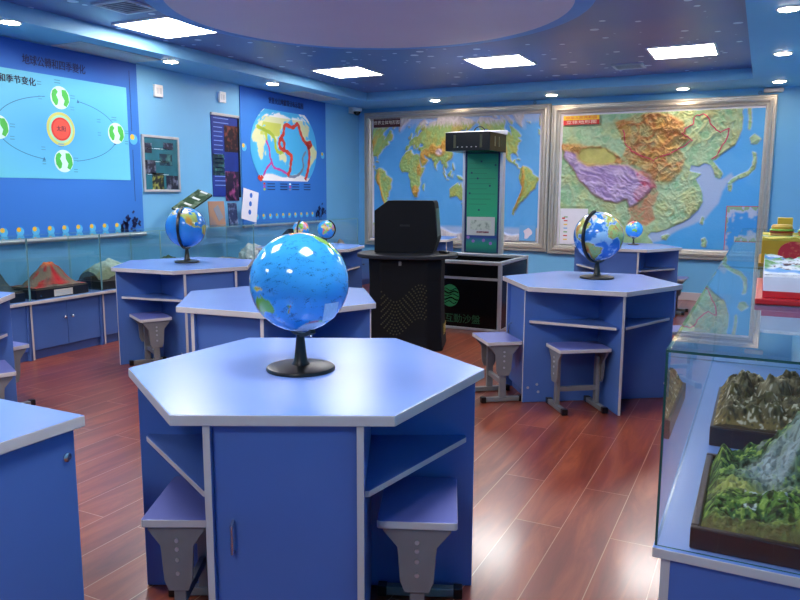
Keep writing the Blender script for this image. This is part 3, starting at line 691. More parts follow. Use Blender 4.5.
# ------------------------------------------------------------------ framed relief maps on the back wall
M_frame = mat('silver picture frame', (198, 192, 182), .3, metal=.5, var=.05, scale=14)
M_map = vcol_mat('moulded plastic relief map', .38, .5, bump=.25, bscale=42)
M_red = mat('red print', (206, 44, 40), .5); M_yel = mat('yellow print', (240, 196, 44), .5); M_dred = mat('dark maroon print', (74, 30, 34), .5); M_cream = mat('cream print', (236, 220, 200), .5)
M_ink = mat('dark ink', (24, 22, 60), .6); M_pink = mat('pink line print', (206, 66, 104), .5)
def big_frame(label, x0, x1, z0, z1):
    t = thing('framed_map', label, 'map', ((x0 + x1) / 2, YB, (z0 + z1) / 2), 0, 'large framed relief maps')
    hx = (x1 - x0) / 2; hz = (z1 - z0) / 2
    prof = [(0, 0), (0, -.05), (.012, -.064), (.024, -.064), (.032, -.044), (.044, -.044), (.052, -.07), (.07, -.074), (.08, -.05), (.094, -.04), (.102, -.05), (.114, -.046), (.12, -.02), (.12, 0)]
    cs = [(-hx, -hz), (hx, -hz), (hx, hz), (-hx, hz)]; n = len(prof)
    for k in range(4):
        a, b = cs[k], cs[(k + 1) % 4]; vs = []
        for c in (a, b):
            sx = -1 if c[0] > 0 else 1; sz = -1 if c[1] > 0 else 1
            for d, y in prof: vs.append((c[0] + sx * d, y - .001, c[1] + sz * d))
        fs = [(i, (i + 1) % n, n + (i + 1) % n, n + i) for i in range(n)] + [list(range(n)), list(range(2 * n - 1, n - 1, -1))]
        MB().add(vs, fs).build('frame_rail', M_frame, t)
    MB().box(-hx + .11, hx - .11, -.018, -.006, -hz + .11, hz - .11).build('mount_board', M_offwhite, t)
    return t
def wline(pts, wd, y, t, name, material, closed=False):
    """a painted line as a thin ribbon in the XZ plane, facing -y"""
    P = [Vector((a, b)) for a, b in pts]; n = len(P); L = []; Rr = []
    for i in range(n):
        d = (P[min(i + 1, n - 1)] - P[max(i - 1, 0)]).normalized(); q = Vector((-d.y, d.x)) * wd / 2; L.append(P[i] + q); Rr.append(P[i] - q)
    vs = [(p.x, y, p.y) for p in L] + [(p.x, y, p.y) for p in Rr]
    return MB().add(vs, [(i, i + 1, n + i + 1, n + i) for i in range(n - 1)]).build(name, material, t)
def hook(x, z, label):
    mb = MB(); mb.tube([(x + .018 * math.sin(2 * PI * k / 14), YB - .02, z + .018 * math.cos(2 * PI * k / 14)) for k in range(15)], .004, 6, cap=False)
    mb.tube([(x, YB - .02, z), (x, YB, z)], .004, 6); tag(mb.build('picture_hook', M_chrome, None, smooth=True), label, 'hook')
# world map
wx0, wx1, wz0, wz1 = -5.478, -2.632, .545, 2.522
t = big_frame('large silver framed relief map of the whole world on the back wall', wx0, wx1, wz0, wz1); cx, cz = t.location.x, t.location.z
mx0, mx1, mz0, mz1 = -5.325, -2.775, .675, 2.41
nx, nz = 380, 260
X, Z = np.meshgrid(np.linspace(mx0, mx1, nx), np.linspace(mz0, mz1, nz))
Mv = (Z - 1.60) / .525
lat = np.degrees((np.arctan(np.exp(Mv / 1.25)) - PI / 4) / .4)
lon = 125 + (X + 4.014) / (.006256 * (1 - .000047 * lat ** 2))
m = land_mask(lon, lat); col, hi = physical_colours(lon, lat, m)
rel = soft(m, 4)
Hh = rel * (.010 + .02 * fbm(lon / 5, lat / 4, 3) + .045 * np.clip(hi, 0, 1) * ridge(lon / 7, lat / 6, 12) + .022 * ridge(lon / 4.5, lat / 4, 17))
Hh = Hh * (1 - ((X < -4.86) & (Z > 2.29))) * (1 - ((X > -3.03) & (Z < .91)))
P = np.stack([X - cx, -.022 - Hh, Z - cz], -1)
grid_obj('relief_sheet', P, col, M_map, t, skirt=(1, -.0185))
q = MB().box(-5.318 - cx, -4.876 - cx, -.05, -.044, 2.302 - cz, 2.428 - cz, 0).build('title_plate', M_dred, t)
text_obj('title_text', '世界立体地形图', .062, M_cream, q, wall_mtx_back(-5.097 - cx, -.0512, 2.365 - cz))
q = MB().box(-3.02 - cx, -2.79 - cx, -.042, -.036, .685 - cz, .90 - cz, 0).build('inset_map', mat('pale blue print', (106, 170, 226), .5, var=.05), t)
mb = MB(); mb.prism([(.055 * (1 + .3 * math.sin(3 * a + 1)) * math.cos(a) - 2.905 - cx, .07 * (1 + .25 * math.sin(2 * a)) * math.sin(a) + .79 - cz) for a in [2 * PI * k / 24 for k in range(24)]], -.0445, -.0425, axis='y')
mb.build('polar_land', mat('lilac white print', (222, 210, 222), .5), q)
hook(-2.86, 2.548, 'small metal picture hook above the world map\'s right corner')
# terrain map of the east
ex0, ex1, ez0, ez1 = -2.618, .062, .525, 2.50
t = big_frame('large silver framed relief map with the purple plateau on the back wall', ex0, ex1, ez0, ez1); cx, cz = t.location.x, t.location.z
mx0, mx1, mz0, mz1 = -2.462, -.052, .655, 2.355
sea = [(-0.31, 2.5), (-0.296, 2.115), (-0.361, 1.926), (-0.482, 1.844), (-0.55, 1.776), (-0.602, 1.737), (-0.544, 1.678), (-0.472, 1.58), (-0.497, 1.521), (-0.554, 1.541), (-0.577, 1.62), (-0.618, 1.691), (-0.693, 1.707), (-0.747, 1.68), (-0.841, 1.693), (-0.856, 1.622), (-0.76, 1.594), (-0.715, 1.582), (-0.775, 1.522), (-0.732, 1.443), (-0.689, 1.344), (-0.683, 1.244), (-0.726, 1.144), (-0.822, 1.041), (-0.932, 0.978), (-1.045, 0.914), (-1.16, 0.87), (-1.277, 0.846), (-1.315, 0.803), (-1.251, 0.722), (-1.262, 0.554), (0.156, 0.536), (0.2, 2.5)]
shallow = [(-0.693, 1.707), (-0.747, 1.68), (-0.841, 1.693), (-0.856, 1.622), (-0.76, 1.594), (-0.715, 1.582), (-0.775, 1.522), (-0.732, 1.443), (-0.689, 1.344), (-0.683, 1.244), (-0.726, 1.144), (-0.822, 1.041), (-0.932, 0.978), (-1.045, 0.914), (-1.16, 0.87), (-1.277, 0.846), (-1.315, 0.803), (-1.251, 0.722), (-1.145, 0.746), (-0.965, 0.875), (-0.779, 0.961), (-0.634, 1.045), (-0.514, 1.206), (-0.469, 1.364), (-0.422, 1.482), (-0.336, 1.54), (-0.376, 1.599), (-0.468, 1.521), (-0.497, 1.521), (-0.554, 1.541), (-0.577, 1.62), (-0.618, 1.691)]
isl = [[(-0.41, 1.455), (-0.359, 1.455), (-0.368, 1.373), (-0.409, 1.392)],
 [(-0.422, 1.47), (-0.371, 1.521), (-0.285, 1.578), (-0.199, 1.616), (-0.161, 1.685), (-0.156, 1.769), (-0.172, 1.846), (-0.13, 1.837), (-0.115, 1.73), (-0.13, 1.635), (-0.195, 1.566), (-0.299, 1.52), (-0.384, 1.455)],
 [(-0.208, 2.006), (-0.158, 2.054), (-0.078, 1.995), (-0.123, 1.94), (-0.185, 1.937)], [(-0.253, 2.4), (-0.218, 2.4), (-0.195, 2.188), (-0.203, 2.093), (-0.229, 2.113), (-0.228, 2.208)],
 [(-0.683, 1.064), (-0.653, 1.049), (-0.666, 0.956), (-0.705, 0.983)], [(-1.148, 0.804), (-1.079, 0.835), (-1.043, 0.82), (-1.083, 0.757), (-1.138, 0.763)], [(-0.674, 0.782), (-0.634, 0.8), (-0.605, 0.752), (-0.619, 0.675), (-0.665, 0.689)]]
tibet = [(-2.427, 1.913), (-2.274, 1.868), (-2.249, 1.762), (-2.097, 1.696), (-1.826, 1.714), (-1.601, 1.703), (-1.477, 1.628), (-1.353, 1.545), (-1.288, 1.423), (-1.343, 1.341), (-1.456, 1.216), (-1.555, 1.165), (-1.601, 1.277), (-1.7, 1.222), (-1.868, 1.254), (-2.04, 1.337), (-2.217, 1.507), (-2.31, 1.678), (-2.446, 1.829)]
north = [(-2.487, 1.999), (-2.193, 1.971), (-1.898, 1.931), (-1.687, 1.795), (-1.631, 1.896), (-1.721, 2.103), (-1.789, 2.248), (-1.552, 2.339), (-1.162, 2.342), (-0.965, 2.217), (-0.898, 2.018), (-0.985, 1.902), (-0.903, 1.782), (-0.968, 1.603), (-1.077, 1.495), (-1.272, 1.504), (-1.337, 1.606), (-1.521, 1.702), (-1.827, 1.722), (-2.098, 1.709), (-2.237, 1.783), (-2.266, 1.868), (-2.484, 1.914)]
tarim = [(-2.252, 1.838), (-2.212, 1.917), (-2.065, 1.947), (-1.897, 1.914), (-1.761, 1.812), (-1.774, 1.746), (-1.93, 1.724), (-2.098, 1.726), (-2.219, 1.77)]
yunnan = [(-1.583, 1.165), (-1.456, 1.208), (-1.322, 1.332), (-1.26, 1.423), (-1.205, 1.341), (-1.275, 1.177), (-1.246, 1.012), (-1.341, 0.927), (-1.484, 0.966), (-1.585, 0.943), (-1.529, 1.049)]
redg = [(-1.54, 1.69), (-1.356, 1.606), (-1.264, 1.504), (-1.228, 1.402), (-1.322, 1.332), (-1.456, 1.208), (-1.523, 1.34), (-1.429, 1.464)]
border = [(-1.684, 2.162), (-1.635, 1.978), (-1.528, 1.853), (-1.286, 1.768), (-1.096, 1.845), (-0.948, 1.921), (-0.848, 1.997), (-0.957, 2.079), (-0.938, 2.137), (-0.858, 2.174), (-0.828, 2.289), (-0.718, 2.308), (-0.628, 2.158), (-0.53, 2.085), (-0.439, 2.128), (-0.472, 1.968), (-0.552, 1.815), (-0.621, 1.738)]
nx, nz = 400, 290
X, Z = np.meshgrid(np.linspace(mx0, mx1, nx), np.linspace(mz0, mz1, nz))
wx = X + .03 * (fbm(X * 9, Z * 9, 2) - .5); wz = Z + .03 * (fbm(X * 9, Z * 9, 6) - .5)
water = inpoly(wx, wz, sea); land = ~water
for p in isl: land |= inpoly(wx * .6 + X * .4, wz * .6 + Z * .4, p)
f1 = fbm(X * 6, Z * 6, 41); f2 = fbm(X * 16, Z * 16, 44); rg = ridge(X * 5, Z * 7, 47)
col = np.zeros(X.shape + (3,)); col[:] = L3((74, 166, 232))
col = over(col, np.clip((fbm(X * 3, Z * 3, 50) - .45) * 3, 0, .5), L3((92, 176, 236)))
col = over(col, soft(inpoly(wx, wz, shallow), 8) * .9, L3((170, 188, 222)))
col = over(col, np.clip(soft(land, 5) * 2, 0, .7), L3((170, 188, 222)))
lc = np.zeros_like(col); lc[:] = L3((160, 196, 158))
lc = over(lc, np.clip((f1 - .45) * 4, 0, .6), L3((176, 190, 128)))
nm = np.clip(soft(inpoly(wx, wz, north), 10) + 0, 0, 1); lc = over(lc, nm * np.clip(.45 + 1.2 * (f1 - .3), 0, .9), L3((206, 162, 88)))
lc = over(lc, nm * np.clip((rg - .62) * 5, 0, .8), L3((186, 116, 72)))
lc = over(lc, np.clip(soft(inpoly(wx, wz, tarim), 5) * .95, 0, 1), L3((186, 184, 98)))
lc = over(lc, soft(inpoly(wx, wz, yunnan), 9) * (.55 + .5 * f2), L3((190, 110, 82)))
lc = over(lc, soft(inpoly(wx, wz, tibet), 4), L3((164, 140, 190)))
lc = over(lc, soft(inpoly(wx, wz, redg), 9) * (.6 + .5 * f2), L3((188, 82, 104)))
edge = soft(inpoly(wx, wz, tibet), 9); edge = edge * (1 - edge) * 4
lc = over(lc, np.clip(edge, 0, 1) * .5 * (X < -1.35), L3((202, 150, 92)))
lc = lc * (.8 + .42 * f2)[..., None]
col = over(col, land, lc)
hi = np.clip(soft(inpoly(wx, wz, tibet), 8), 0, 1); rl = soft(land, 3)
ca, sa = math.cos(R(-24)), math.sin(R(-24)); U = X * ca + Z * sa; V_ = -X * sa + Z * ca
tr = soft(inpoly(wx, wz, tarim), 5)
r1 = ridge(X * 9, Z * 9, 61, 3); r2 = ridge(X * 17, Z * 17, 67, 3); r3 = (1 - np.abs(2 * vnoise(U * 4 + .5 * f1, V_ * 24 + 3 * f1, 63) - 1)); r3 = .7 * r3 + .3 * (1 - np.abs(2 * vnoise(U * 9, V_ * 44 + 4 * f1, 64) - 1))
rough = np.clip(.35 + 1.6 * (fbm(X * 2.2, Z * 2.2, 70) - .35), .15, 1)
pk = lambda q: np.clip((q - .45) * 2.2, 0, 1)
Hh = rl * (.006 + rough * (.03 * pk(r1) + .02 * pk(r2))) + hi * (.02 + .032 * r3) + nm * rl * (1 - tr) * (.04 * pk(r1) + .024 * pk(r2))
Hh = np.maximum(Hh * (1 - .75 * tr), 0)
col = over(col, land * pk(r1) * rough * .55 * (1 - hi), L3((206, 186, 132))); col = over(col, land * nm * (1 - tr) * pk(r1) * .7, L3((190, 124, 74)))
col = over(col, land * np.clip((.5 - r1) * 4, 0, .5) * (1 - nm) * (1 - hi), L3((118, 176, 128))); col = over(col, land * hi * np.clip((r3 - .55) * 3, 0, .5), L3((204, 186, 216)))
col = over(col, land * hi * np.clip((.3 - r3) * 4, 0, .5), L3((130, 104, 172)))
flat_ = np.ones(X.shape)
for a_, b_, c_, d_ in [(-2.46, -2.07, .64, 1.16), (-.42, 0, .64, 1.21), (-2.47, -1.97, 2.22, 2.36)]: flat_ *= 1 - ((X > a_) & (X < b_) & (Z > c_) & (Z < d_))
Hh = Hh * soft(flat_ > .5, 2) * (flat_ > .5)
P = np.stack([X - cx, -.022 - Hh, Z - cz], -1)
grid_obj('relief_sheet', P, col, M_map, t, skirt=(1, -.0185))
zb = []
for a, b in zip(border[:-1], border[1:]):
    for k in range(4):
        u = k / 4; zb.append((a[0] + (b[0] - a[0]) * u - cx + random.uniform(-.012, .012), a[1] + (b[1] - a[1]) * u - cz + random.uniform(-.012, .012)))
def map_depth(xl, zl):
    i = int(np.clip((zl + cz - mz0) / (mz1 - mz0) * (nz - 1), 0, nz - 1)); j = int(np.clip((xl + cx - mx0) / (mx1 - mx0) * (nx - 1), 0, nx - 1)); return P[i, j, 1]
mb = MB(); mb.tube([(a, map_depth(a, b) - .003, b) for a, b in zb], .0075, 6); mb.build('boundary_line', M_pink, t, smooth=True)
q = MB().box(-2.452 - cx, -1.985 - cx, -.062, -.058, 2.232 - cz, 2.349 - cz).build('title_plate', M_red, t)
MB().box(-2.452 - cx, -1.985 - cx, -.0632, -.0622, 2.294 - cz, 2.349 - cz).build('yellow_band', M_yel, q)
text_obj('title_text', '中华人民共和国', .045, M_red, q, wall_mtx_back(-2.218 - cx, -.0645, 2.321 - cz), sx=1.3)
text_obj('title_text', '立体地形图', .05, M_cream, q, wall_mtx_back(-2.218 - cx, -.0632, 2.263 - cz), sx=1.6)
q = MB().box(-2.45 - cx, -2.085 - cx, -.062, -.056, .662 - cz, 1.14 - cz).build('legend_panel', M_offwhite, t)
for k in range(7): MB().box(-2.40 - cx, -2.40 - cx + .05, -.0632, -.0622, .72 + .05 * k - cz, .735 + .05 * k - cz).build('legend_key', [M_yel, M_red, mat('green print', (110, 170, 110), .5), mat('pale blue print', (106, 170, 226), .5)][k % 4], q)
MB().box(-2.425 - cx, -2.385 - cx, -.0632, -.0622, 1.0 - cz, 1.02 - cz).build('legend_mark', M_red, q)
xa, xb_, za, zb_ = -.40, -.058, .662, 1.19
Xi, Zi = np.meshgrid(np.linspace(xa, xb_, 60), np.linspace(za, zb_, 80)); u = (Xi - xa) / (xb_ - xa); v = (Zi - za) / (zb_ - za); nn = fbm(Xi * 22, Zi * 22, 71)
ci = np.zeros(Xi.shape + (3,)); ci[:] = L3((58, 152, 226))
sh = (v + .55 * nn > 1.08 + .0 * u) | (u + .6 * nn < .42 - .1 * (v < .5)); ci = over(ci, soft(sh, 3), L3((178, 190, 216)))
ci = over(ci, (v + .45 * nn > 1.17) | ((u + .5 * nn < .32) & (v > .4)), L3((138, 176, 140))); ci = over(ci, (v < .22 + .25 * nn) & (u > .3), L3((176, 190, 190)))
q = grid_obj('inset_map', np.stack([Xi - cx, np.full_like(Xi, -.048), Zi - cz], -1), ci, M_map, t, skirt=(1, -.03))
for a, b, c, d in [(xa - .008, xb_, zb_, zb_ + .008), (xa - .008, xa, za, zb_)]: MB().box(a - cx, b - cx, -.051, -.045, c - cz, d - cz).build('inset_border', M_pink, q)
hook(-.13, 2.53, 'small metal picture hook above the terrain map\'s right corner')
mb = MB(); hz = .024; mb.prism([(-.085 + .022 * math.cos(a) * 1, hz * math.sin(a)) for a in [R(90 + 18 * k) for k in range(11)]] + [(.085 + .022 * math.cos(a), hz * math.sin(a)) for a in [R(-90 + 18 * k) for k in range(11)]], -.06, 0, axis='y')
o = mb.build('emergency_light', mat('beige plastic', (206, 196, 190), .4), None, bevel=.006, loc=(.012, YB - .0005, 2.548)); tag(o, 'pale rounded emergency light on the back wall above the map corner', 'emergency light')

# ------------------------------------------------------------------ banners on the left wall
def quad_left(name, y0, y1, z0, z1, x, material, parent, th=.0012):
    return MB().box(x, x + th, y0, y1, z0, z1).build(name, material, parent)
def disc_left(name, y, z, r, x, material, parent, n=28, ry=None):
    return MB().prism([((ry or r) * math.cos(2 * PI * k / n) + y, r * math.sin(2 * PI * k / n) + z) for k in range(n)], x, x + .0012, axis='x').build(name, material, parent)
def ribbon_left(name, pts, wd, x, material, parent):
    P = [Vector(p) for p in pts]; n = len(P); L = []; Rr = []; ws = wd if isinstance(wd, list) else [wd] * n
    for i in range(n):
        d = (P[min(i + 1, n - 1)] - P[max(i - 1, 0)]).normalized(); q = Vector((-d.y, d.x)) * ws[i] / 2; L.append(P[i] + q); Rr.append(P[i] - q)
    return MB().add([(x, p.x, p.y) for p in L] + [(x, p.x, p.y) for p in Rr], [(i, i + 1, n + i + 1, n + i) for i in range(n - 1)]).build(name, material, parent)
def smooth_pts(pts, k=5):
    out = []; n = len(pts)
    for i in range(n - 1):
        p0, p1, p2, p3 = [Vector(pts[max(0, min(n - 1, i + j)) ]) for j in (-1, 0, 1, 2)]
        for s in range(k):
            u = s / k; out.append(tuple(.5 * ((2 * p1) + (p2 - p0) * u + (2 * p0 - 5 * p1 + 4 * p2 - p3) * u * u + (3 * p1 - p0 - 3 * p2 + p3) * u ** 3)))
    return out + [tuple(pts[-1])]
M_cyan = vcol_mat('printed cyan panel', .55, .4)
M_lgreen = mat('bright green print', (72, 188, 74), .55); M_pale = mat('pale cyan print', (206, 236, 240), .55); M_olive = mat('yellow green print', (196, 198, 104), .55)
M_rcore = mat('coral print', (222, 78, 62), .55); M_tline = mat('teal line print', (44, 110, 160), .55); M_tline2 = mat('pale teal caption print', (70, 150, 186), .55); M_navy = mat('navy print', (16, 34, 96), .55); M_sun = mat('amber print', (236, 190, 60), .55)
M_ltblue = mat('light blue print', (84, 186, 232), .55); M_cloth = vcol_mat('royal blue banner cloth', .6, .3)
def banner_cloth(y0, y1, z0, z1, name, label, cat):
    t = thing(name, label, cat, (XL, (y0 + y1) / 2, z0), 0, 'blue wall banners')
    ny, nz = 60, 50; Y, Z = np.meshgrid(np.linspace(y0, y1, ny), np.linspace(z0, z1, nz))
    w_ = .003 * np.sin(Y * 9 + Z * 2) * np.clip((z1 - Z), 0, 1)
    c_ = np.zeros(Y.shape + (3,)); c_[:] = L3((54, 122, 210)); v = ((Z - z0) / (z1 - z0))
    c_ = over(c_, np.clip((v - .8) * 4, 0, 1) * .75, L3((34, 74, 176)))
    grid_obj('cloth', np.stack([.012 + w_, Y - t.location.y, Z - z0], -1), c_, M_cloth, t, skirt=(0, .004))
    mb = MB(); mb.tube([(.022, y0 - t.location.y - .01, -.022), (.022, y1 - t.location.y + .01, -.022)], .02, 12); mb.build('bottom_rod', M_silver, t, smooth=True)
    return t
def corner_motif(t, yr, z0, x):
    rs = random.Random(3); P = MB()
    for k in range(30):
        y = yr - .02 - rs.random() * .26; hgt = .05 + .24 * max(0, 1 - abs(y - yr + .04) / .26) * rs.random(); z = z0 + .01 + rs.random() * hgt
        a = rs.uniform(-1, 1); P.obox((x + .0006, y, z), (.0012, .012 + .014 * rs.random(), .03 + .03 * rs.random()), (a, 0, 0))
    P.build('corner_motif', M_navy, t)
def small_icon(t, y, z, r, x):
    d = disc_left('earth_icon', y, z, r, x, M_ltblue, t, 20)
    MB().prism([(r * .55 * math.cos(a) + y - r * .3, r * .55 * math.sin(a) + z + r * .45) for a in [2 * PI * k / 14 for k in range(14)]], x + .0013, x + .002, axis='x').build('icon_sun', M_sun, d)
# orbit banner
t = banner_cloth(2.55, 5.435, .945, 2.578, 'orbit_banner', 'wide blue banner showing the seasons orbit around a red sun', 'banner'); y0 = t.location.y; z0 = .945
X0 = .0165
ny, nz = 70, 40; Y, Z = np.meshgrid(np.linspace(2.95, 5.29, ny), np.linspace(1.455, 2.335, nz))
d = np.sqrt(((Y - 4.53) / .95) ** 2 + ((Z - 1.88) / .5) ** 2); cc = np.zeros(Y.shape + (3,)); cc[:] = L3((108, 206, 228)); cc = over(cc, np.clip(1.1 - d, 0, 1) * .9, L3((70, 156, 232)))
scr = grid_obj('printed_panel', np.stack([np.full_like(Y, X0), Y - y0, Z - z0], -1), cc, M_cyan, t, skirt=(0, X0 - .002))
X1 = X0 + .0008
el = [(4.53 - y0 + .62 * math.cos(a), 1.882 - z0 + .275 * math.sin(a)) for a in [2 * PI * k / 80 for k in range(81)]]
for s0, s1 in [(4, 17), (23, 37), (44, 57), (63, 77)]:
    ribbon_left('orbit_line', el[s0:s1], .006, X1, M_tline, scr); e = el[s1 - 1]
    MB().add([(X1, e[0] - .015, e[1] - .015), (X1, e[0] + .015, e[1] - .012), (X1, e[0], e[1] + .02)], [(0, 1, 2)]).build('arrow_head', M_tline, scr)
sn = disc_left('sun_ring', 4.525 - y0, 1.886 - z0, .145, X1, M_olive, scr, 40)
disc_left('sun_ring', 4.525 - y0, 1.886 - z0, .12, X1 + .0013, mat('pale green print', (150, 212, 176), .55), sn, 40); disc_left('sun_disc', 4.525 - y0, 1.886 - z0, .1, X1 + .0026, M_red, sn, 40); disc_left('sun_disc', 4.525 - y0, 1.886 - z0, .084, X1 + .0039, M_rcore, sn, 40)
text_obj('sun_text', '太阳', .05, M_ink, sn, wall_mtx_left(X1 + .006, 4.525 - y0, 1.886 - z0))
for (ye, ze) in [(4.536, 2.155), (4.535, 1.61), (5.14, 1.893), (3.93, 1.86)]:
    g = disc_left('printed_earth', ye - y0, ze - z0, .098, X1, M_pale, scr, 36)
    q = X1 + .0014
    for pts in ([(-.085, .02), (-.075, .055), (-.045, .075), (-.02, .05), (-.04, .02), (-.02, -.02), (-.03, -.06), (-.05, -.07), (-.08, -.03)], [(.02, .07), (.06, .07), (.085, .03), (.09, -.03), (.06, -.075), (.03, -.06), (.045, -.02), (.02, .02)]):
        MB().prism([(ye - y0 + a, ze - z0 + b) for a, b in pts], q, q + .0012, axis='x').build('printed_continent', M_lgreen, g)
    for dy, dz_, L_ in [(-.2, .1, .07), (-.2, -.02, .06), (.13, .02, .08), (.12, -.08, .07), (-.02, .135, .1)]:
        for e_ in (-.011, .011): MB().box(q, q + .0006, ye - y0 + dy - L_ / 3.4, ye - y0 + dy + L_ / 3.4, ze - z0 + dz_ + e_ - .004, ze - z0 + dz_ + e_ + .004).build('caption_mark', M_tline2, scr)
text_obj('title_text', '地球公轉和四季變化', .088, M_navy, t, wall_mtx_left(X0 + .004, 4.505 - y0, 2.425 - z0), sx=.8, bold=.006)
text_obj('heading_text', '地球的公转和季节变化', .07, M_ink, scr, wall_mtx_left(X1 + .002, 3.962 - y0, 2.25 - z0), sx=.98, bold=.012)
for k in range(16): small_icon(t, 5.10 - .1485 * k - y0, 1.008 - z0, .037, X0)
small_icon(t, 5.352 - y0, 1.85 - z0, .05, X0); ribbon_left('seam_line', [(5.335 - y0, 1.25 - z0), (5.335 - y0, 1.75 - z0)], .006, X0 + .001, M_navy, t); ribbon_left('seam_line', [(5.335 - y0, 1.93 - z0), (5.335 - y0, 2.5 - z0)], .006, X0 + .001, M_navy, t)
corner_motif(t, 5.40 - y0, .965 - z0, X0 + .001)
# plate banner
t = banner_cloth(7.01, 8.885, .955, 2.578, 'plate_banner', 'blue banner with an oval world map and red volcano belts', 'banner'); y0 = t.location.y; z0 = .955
oc, oz = 7.91, 1.905; ny, nz = 150, 110
Y, Z = np.meshgrid(np.linspace(7.18, 8.64, ny), np.linspace(1.485, 2.36, nz)); v = (Z - oz) / .49
wid = .73 * np.sqrt(np.clip(1 - (v * .86) ** 2, .02, 1)); full = .73
Yc = oc + (Y - oc) / full * wid
lon = 150 + (Y - oc) / full * 172; lat = (Z - oz - .02) / .47 * 88
m = land_mask(lon, lat); cc = np.zeros(Y.shape + (3,)); cc[:] = L3((72, 178, 232)); cc = over(cc, np.clip(soft(m, 4) * 2, 0, .6), L3((134, 206, 232)))
cc = over(cc, m, L3((214, 218, 170))); lw = (lon + 180) % 360 - 180
cc = over(cc, m & (lw > 20) & (lw < 125) & (lat > 22) & (lat < 52), L3((196, 204, 98))); cc = over(cc, m & (np.abs(lat) > 66), L3((232, 232, 236)))
ov = grid_obj('oval_map', np.stack([np.full_like(Y, X0), Yc - y0, Z - z0], -1), cc, M_cyan, t, skirt=(0, X0 - .002))
X1 = X0 + .001
M_belt = mat('red belt print', (206, 60, 44), .55); M_mag = mat('magenta belt print', (190, 66, 160), .55); M_greyb = mat('grey belt print', (120, 130, 160), .55); M_olv = mat('olive belt print', (168, 190, 60), .55)
belts = {'r': (M_belt, .05, [[(7.936, 1.553), (7.995, 1.629), (8.017, 1.737), (8.038, 1.802), (7.928, 1.861), (7.801, 1.896), (7.767, 1.957), (7.806, 2.032), (7.861, 2.078), (7.902, 2.196), (8.069, 2.177), (8.185, 2.23), (8.241, 2.137), (8.316, 2.034), (8.415, 1.963), (8.453, 1.865), (8.428, 1.686), (8.384, 1.573), (8.342, 1.506)], [(7.806, 2.032), (7.876, 1.963), (7.866, 1.879)], [(8.395, 1.984), (8.477, 2.01), (8.496, 1.967), (8.414, 1.94)], [(7.32, 1.54), (7.369, 1.50), (7.404, 1.541)]]),
 'm': (M_mag, .03, [[(7.489, 1.981), (7.553, 1.883), (7.567, 1.771), (7.599, 1.721), (7.493, 1.635), (7.421, 1.542)], [(7.599, 1.721), (7.65, 1.65), (7.792, 1.623), (7.937, 1.574)]]),
 'g': (M_greyb, .035, [[(7.936, 1.553), (8.088, 1.545), (8.225, 1.592), (8.307, 1.682), (8.29, 1.791), (8.372, 1.883)]]),
 'o': (M_olv, .045, [[(7.312, 2.138), (7.443, 2.108), (7.595, 2.069), (7.679, 1.993), (7.693, 1.891), (7.763, 1.842), (7.854, 1.857)], [(7.493, 2.102), (7.506, 1.982)]])}
for i, (mm, wd, ls) in enumerate(belts.values()):
    for l in ls:
        sp = smooth_pts(l); ribbon_left('belt', [(a - y0, b - z0) for a, b in sp], [wd * (.7 + .5 * abs(math.sin(k * .9))) for k in range(len(sp))], X1 + .0004 * (3 - i), mm, ov)
text_obj('title_text', '世界火山地震带分布示意图', .082, M_navy, t, wall_mtx_left(X0 + .004, 7.94 - y0, 2.465 - z0), sx=.78, bold=.012)
for k in range(3):
    for c_ in range(2): MB().box(X0, X0 + .001, 7.42 + .55 * c_ - y0, 7.46 + .55 * c_ - y0, 1.365 + .035 * k - z0, 1.388 + .035 * k - z0).build('legend_key', [M_olv, M_mag, M_belt][k] if c_ == 0 else [M_greyb, M_mag, M_pale][k], t)
    for c_ in range(4): MB().box(X0, X0 + .001, 7.50 + .27 * c_ - y0, 7.66 + .27 * c_ - y0, 1.370 + .035 * k - z0, 1.382 + .035 * k - z0).build('legend_text', M_navy, t)
for k in range(11): small_icon(t, 8.52 - .138 * k - y0, 1.04 - z0, .034, X0)
small_icon(t, 7.06 - y0, 1.87 - z0, .045, X0); small_icon(t, 8.79 - y0, 1.85 - z0, .045, X0); corner_motif(t, 8.86 - y0, 1.0 - z0, X0 + .001)

# posters, sockets, camera on the left wall
M_posterA = mat('teal poster print', (30, 104, 122), .35, var=.25, scale=6); M_posterB = mat('navy poster print', (28, 52, 140), .35, var=.2, scale=5)
def photo_mat(n, a, b, sc_):
    m = mat(n, a, .35, var=0); nt = m.node_tree; rp = [x for x in nt.nodes if x.type == 'VALTORGB'][0]; nz_ = [x for x in nt.nodes if x.type == 'TEX_NOISE'][0]
    nz_.inputs['Scale'].default_value = sc_; rp.color_ramp.elements[0].color = lin(a) + (1,); rp.color_ramp.elements[1].color = lin(b) + (1,); rp.color_ramp.elements[0].position = .5; rp.color_ramp.elements[1].position = .78; return m
PH = [photo_mat('dusk photo', (18, 26, 52), (150, 160, 190), 14), photo_mat('leafy photo', (20, 30, 34), (190, 196, 90), 22), photo_mat('red nebula photo', (30, 14, 24), (160, 84, 70), 12), photo_mat('purple nebula photo', (36, 20, 50), (190, 90, 150), 12), photo_mat('dark teal photo', (14, 44, 66), (90, 160, 150), 14)]
t = thing('poster', 'silver framed teal poster with small photos beside the orbit banner', 'poster', (XL, 5.72, 1.34))
MB().box(.001, .012, -.24, .235, .01, .55).build('print', M_posterA, t)
for a, b, c, d in [(-.26, .255, 0, .025), (-.26, .255, .545, .57), (-.26, -.235, .0255, .5445), (.23, .255, .0255, .5445)]: MB().box(.001, .022, a, b, c, d).build('frame_rail', M_silver, t, bevel=.002)
